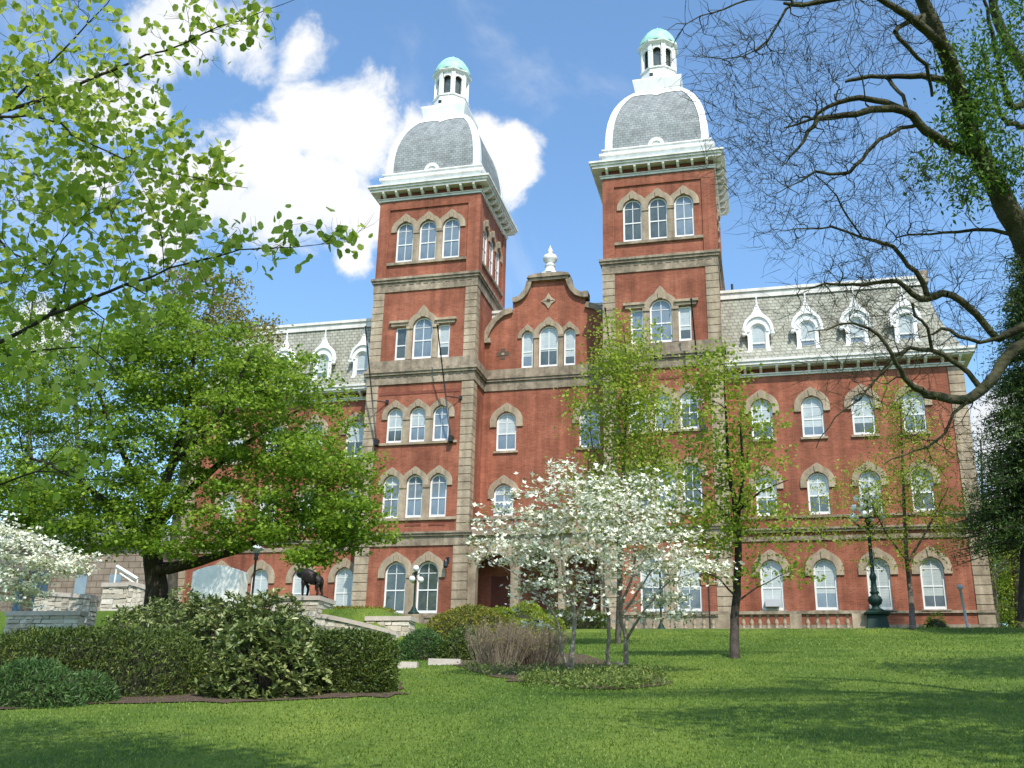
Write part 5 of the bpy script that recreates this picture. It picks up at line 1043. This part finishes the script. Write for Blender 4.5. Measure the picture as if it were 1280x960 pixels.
# ---- shade trees standing behind the photographer (their shadows lie on the lawn)
for i, (x, y, cx_, cy_, h, rad, lab) in enumerate(((38.5, -60, 34.0, -55.0, 12, 5.6, 'leafy tree behind the viewer on the right, shading the right foreground'), (15.5, -66.5, 23.6, -60.6, 11.5, 2.7, 'leafy tree behind the viewer on the left, shading the left foreground'),
      (41.5, -54, 36.2, -51.8, 12, 4.6, 'leafy tree outside the right edge, beside the viewer, shading the right half of the lawn'),
      (40.5, -44, 37.0, -42, 11.5, 4.8, 'leafy tree outside the right edge, shading the lawn before the balustrade'))):
    rng = np.random.default_rng(100+i); z = float(GZ(x, y)); zc = float(GZ(cx_, cy_))+h; r = root('shade_tree', (x, y, z), lab, 'tree', 'shade trees round the viewer')
    T = unit(rng.normal(size=(210, 3)))*rng.uniform(.1, 1, (210, 1))**.4*np.array([rad, rad*.8, 2.0])+np.array([cx_, cy_, zc])
    PA, par, rr_, tips, n0 = grow(rng, [[((x, y, z-.1), .3), ((x+(cx_-x)*.15, y+(cy_-y)*.15, z+5), .24), ((x+(cx_-x)*.6, y+(cy_-y)*.6, zc-2), .14), ((cx_, cy_, zc), .06)]], T, .5, .1, .013)
    g = G(); skeleton(g, PA, par, rr_); g.build('trunk', 'bark', r, True); P = np.repeat(PA[tips], 42, 0); P = P+rng.normal(size=P.shape)*.36; g = G(); add_leaves(g, P, .2, rng, .8); g.build('crown', 'maple', r)
# ------------------------------------------------------------------ hedges and shrubs
def hedge(name, label, x0, x1, y0, y1, h, n, size, matn, seed, rot=0.0, cx=None, cy=None, rnd_=.28, aspect=.35, top=None, cat='hedge', group=None, hexa=False, wob=.06):
    """clipped or mounded shrub: a rounded box of small leaves over a dark twiggy core"""
    rng = np.random.default_rng(seed); cx = (x0+x1)/2; cy = (y0+y1)/2; hx = (x1-x0)/2; hy = (y1-y0)/2; pw = 2/rnd_ if rnd_ > 0 else 8; pw = max(2.0, min(pw, 9))
    d = unit(rng.normal(size=(n*2, 3))); d = d[d[:, 2] > -.35][:n]; k = (np.abs(d[:, 0]/hx)**pw+np.abs(d[:, 1]/hy)**pw+np.abs(d[:, 2]/(h))**pw)**(-1/pw); S = d*k[:, None]
    # resample towards even surface cover
    w = k**2; idx = rng.choice(len(S), n, p=w/w.sum()); S = S[idx]; nrm = unit(S/np.array([hx, hy, h])**2)
    lump = .5+.5*np.sin(S[:, 0]*2.3+seed)*np.sin(S[:, 1]*2.9+S[:, 2]*3.1); dep = 1-rng.exponential(.035, n)+wob*(lump-.5)*2
    S = S*dep[:, None]+rng.normal(size=S.shape)*.02; ca, sa = math.cos(rot), math.sin(rot)
    def place(Q):
        X = cx+Q[:, 0]*ca-Q[:, 1]*sa; Y = cy+Q[:, 0]*sa+Q[:, 1]*ca; return np.stack([X, Y, Q[:, 2]+GZ(X, Y)+.02], 1)
    P = place(S); P = P[P[:, 2] > GZ(P[:, 0], P[:, 1])-.05]; nr = nrm[:len(P)]
    g = G(); dirs = unit(nrm*.9)[:len(P)]; dirs = np.stack([dirs[:, 0]*ca-dirs[:, 1]*sa, dirs[:, 0]*sa+dirs[:, 1]*ca, dirs[:, 2]], 1); dirs[:, 2] += .2
    add_leaves(g, P, size, rng, aspect, .2, 0, 0, hexa, dirs=dirs*1.2)
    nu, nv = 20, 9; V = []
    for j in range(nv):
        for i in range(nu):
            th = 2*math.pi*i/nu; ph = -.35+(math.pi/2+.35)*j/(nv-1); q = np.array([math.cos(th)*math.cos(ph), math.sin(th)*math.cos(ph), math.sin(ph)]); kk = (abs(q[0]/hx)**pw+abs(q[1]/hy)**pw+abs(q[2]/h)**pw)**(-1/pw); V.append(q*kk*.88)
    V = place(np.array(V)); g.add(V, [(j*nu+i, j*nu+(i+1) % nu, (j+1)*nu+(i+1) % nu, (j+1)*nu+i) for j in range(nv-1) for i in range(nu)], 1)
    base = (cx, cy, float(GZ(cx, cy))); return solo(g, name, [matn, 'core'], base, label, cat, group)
def hp(u0, u1, v, dep, h, **k):      # place by the pictured foot line of the shrub
    P, Q = gpt(u0, v), gpt(u1, v); rot = math.atan2(Q[1]-P[1], Q[0]-P[0]); c = (P+Q)/2; L_ = np.linalg.norm(Q[:2]-P[:2])/2; n = np.array([-math.sin(rot), math.cos(rot)])*dep/2
    return dict(x0=c[0]+n[0]-L_, x1=c[0]+n[0]+L_, y0=c[1]+n[1]-dep/2, y1=c[1]+n[1]+dep/2, h=h, rot=rot)
hedge('yew_hedge', 'long clipped dark yew hedge at the lower left', n=34000, size=.075, matn='yew', seed=1, rnd_=.6, wob=.09, **hp(-110, 228, 873, 1.6, 1.08))
hedge('yew_hedge', 'square clipped dark yew hedge between rhododendrons and lawn', n=20000, size=.075, matn='yew', seed=2, rnd_=.5, wob=.09, **hp(372, 486, 868, 1.3, .98))
hedge('juniper_shrub', 'low soft green shrub in front of the long hedge', n=7000, size=.11, matn='juniper', seed=3, rnd_=.9, aspect=.2, cat='shrub', wob=.2, **hp(-30, 85, 886, .9, .62))
hedge('juniper_shrub', 'smaller soft green shrub in front of the long hedge, right of the bigger one', n=5000, size=.10, matn='juniper', seed=4, rnd_=.95, aspect=.2, cat='shrub', wob=.2, **hp(60, 130, 880, .7, .48))
def rhodo(label, u0, u1, v, dep, h, n, seed):
    k = hp(u0, u1, v, dep, h); rng = np.random.default_rng(seed); cx, cy = (k['x0']+k['x1'])/2, (k['y0']+k['y1'])/2; hx, hy = (k['x1']-k['x0'])/2, dep/2
    d = unit(rng.normal(size=(n*2, 3))); d = d[d[:, 2] > -.25][:n]; S = d*np.array([hx, hy, h])*(rng.uniform(.72, 1.02, (len(d), 1)))*(1+.12*np.sin(d[:, :1]*7+seed)*np.cos(d[:, 1:2]*6)); ca, sa = math.cos(k['rot']), math.sin(k['rot'])
    X = cx+S[:, 0]*ca-S[:, 1]*sa; Y = cy+S[:, 0]*sa+S[:, 1]*ca; C0 = np.stack([X, Y, S[:, 2]+GZ(X, Y)+.1], 1); C0 = C0[C0[:, 2] > GZ(C0[:, 0], C0[:, 1])]; d = d[:len(C0)]
    base = np.array([cx, cy, float(GZ(cx, cy))]); r = root('rhododendron', base, label, 'shrub', 'rhododendrons behind the hedges')
    g = G(); 
    for i in range(0, len(C0), 7): g.tube([base+(C0[i]-base)*np.array([.25, .25, .1]), base+(C0[i]-base)*np.array([.7, .7, .55]), C0[i]], [.02, .014, .006], 4)
    g.build('stems', 'bark', r)
    m = 9; ax = unit(d+np.array([0, 0, .8])); an = np.arange(m)*2*np.pi/m; u_ = unit(np.cross(ax, [[.3, .2, .9]])); w = np.cross(ax, u_)
    dirs = (u_[:, None]*np.cos(an)[None, :, None]+w[:, None]*np.sin(an)[None, :, None]+ax[:, None]*.25).reshape(-1, 3); P = np.repeat(C0, m, 0)
    g = G(); add_leaves(g, P, .118, rng, .36, .8, 0, .25, True, dirs=dirs*2.2); V = []
    g.build('leaves', 'rhodo', r)
rhodo('broad glossy rhododendron mass rising above the long clipped hedge', 125, 385, 860, 2.6, 1.66, 2300, 5)
rhodo('glossy rhododendron right of the broad one, beside the square hedge', 222, 385, 876, 1.9, 1.22, 1300, 6)
rhodo('upper rhododendron below the far-left stone walls', 70, 260, 840, 2.4, 1.75, 1100, 7)
# mounds right of the low wall and before the porch
hedge('yew_mound', 'spreading golden-topped yew mound right of the stone end pier', n=16000, size=.10, matn='goldyew', seed=11, rnd_=.85, cat='shrub', **hp(520, 640, 812, 3.0, 1.45))
hedge('yew_mound', 'dark low yew mound in front of the golden-topped one', n=7000, size=.09, matn='yew', seed=12, rnd_=.9, cat='shrub', **hp(545, 602, 826, 1.4, .85))
hedge('juniper_shrub', 'soft feathery green shrub before the stone end pier', n=6000, size=.13, matn='juniper', seed=13, rnd_=.95, aspect=.2, cat='shrub', wob=.2, **hp(486, 545, 826, 1.2, .72))
hedge('yew_hedge', 'dark clipped hedge along the foot of the porch', x0=8.6, x1=17.6, y0=-7.6, y1=-6.2, h=.95, n=22000, size=.13, matn='yew', seed=14, rnd_=.35)
hedge('golden_hedge', 'golden-green clipped hedge behind the curving stone wall', x0=2.6, x1=7.8, y0=-14.2, y1=-12.6, h=.42, n=9000, size=.12, matn='goldyew', seed=15, rnd_=.5)
hedge('leafy_bush', 'loose green bush behind the dogwood at the left end of the porch hedge', n=7000, size=.13, matn='spring2', seed=16, rnd_=.95, cat='shrub', wob=.25, aspect=.6, **hp(585, 690, 798, 2.0, 1.3))
hedge('weedy_bush', 'thin yellowish bush against the wall near the right corner of the hall', x0=33.9, x1=35.4, y0=-1.2, y1=-.2, h=1.2, n=1500, size=.14, matn='spring2', seed=17, rnd_=.95, cat='shrub', wob=.3, aspect=.4)
# bare twiggy shrubs
def twiggy(label, u, v, w, h, n, seed):
    rng = np.random.default_rng(seed); B = gpt(u, v); r = root('twiggy_shrub', B, label, 'shrub', 'bare twiggy shrubs'); g = G(); lf = []
    for i in range(n):
        a = rng.uniform(0, 2*np.pi); s = rng.uniform(.05, 1)**.6; b = B+np.array([math.cos(a)*w*.55*s, math.sin(a)*w*.4*s, 0]); b[2] = float(GZ(b[0], b[1])); t = b+np.array([math.cos(a)*w*.35*s, math.sin(a)*w*.3*s, h*rng.uniform(.6, 1.05)])+rng.normal(size=3)*.08
        m = (b+t)/2+rng.normal(size=3)*.05; g.tube([b, m, t], [.009, .007, .003], 3)
        for j in range(4):
            q = m+(t-m)*rng.uniform(0, .9); e = q+rng.normal(size=3)*np.array([.1, .1, .06])+np.array([0, 0, .14]); g.tube([q, (q+e)/2+rng.normal(size=3)*.01, e], [.004, .003, .002], 3); lf.append(e)
    g.build('stems', 'twig', r); P = np.array(lf)[rng.integers(0, len(lf), n*2)]+rng.normal(size=(n*2, 3))*.03; g = G(); add_leaves(g, P, .05, rng, .5); g.build('leaves', 'redbud', r)
twiggy('bare grey-brown twiggy shrub in the mulch bed, left one', 622, 834, 1.0, 1.05, 230, 201); twiggy('bare brown twiggy shrub left of the forked dogwood trunk', 668, 832, 1.0, .95, 260, 202)
# ground cover in the bed
rng = np.random.default_rng(301); g = G(); Ps = []
for u0, u1, v0, v1, n in ((655, 830, 838, 860, 260), (700, 800, 842, 864, 160), (580, 650, 834, 846, 30)):
    for _ in range(n):
        p = gpt(rng.uniform(u0, u1), rng.uniform(v0, v1)); Ps.append(p)
Ps = np.array(Ps); P = np.repeat(Ps, 16, 0)+rng.normal(size=(len(Ps)*16, 3))*np.array([.1, .1, .05])+np.array([0, 0, .09]); add_leaves(g, P, .09, rng, .35, .4); o = g.build('ground_cover', 'cover'); tag(o, 'low leafy ground cover around the dogwood trunks', kind='stuff')
# grass blades on the nearer lawn
rng = np.random.default_rng(302); n = 230000; dist = 8+rng.uniform(0, 1, n)**1.9*44; off = rng.uniform(-.56, .56, n)
f2 = unit(np.array([fw[0], fw[1]])); r2 = np.array([f2[1], -f2[0]]); XY = CAM[:2]+dist[:, None]*f2+(off*dist)[:, None]*r2; Z = GZ(XY[:, 0], XY[:, 1])
B = np.column_stack([XY, Z-.005]); hgt = rng.uniform(.012, .034, n)*(1+dist/40); wd = .0035*(1+dist/8); az = rng.uniform(0, 2*np.pi, n); ln = rng.normal(size=(n, 2))*.018
S = np.column_stack([np.cos(az)*wd, np.sin(az)*wd, np.zeros(n)]); T = B+np.column_stack([ln, hgt]); V = np.stack([B-S, B+S, T], 1).reshape(-1, 3)
g = G().add(V, np.arange(n*3).reshape(n, 3)); o = g.build('grass', 'grassb'); tag(o, 'short mown green grass of the lawn', kind='stuff')
# small plants at the hedge foot
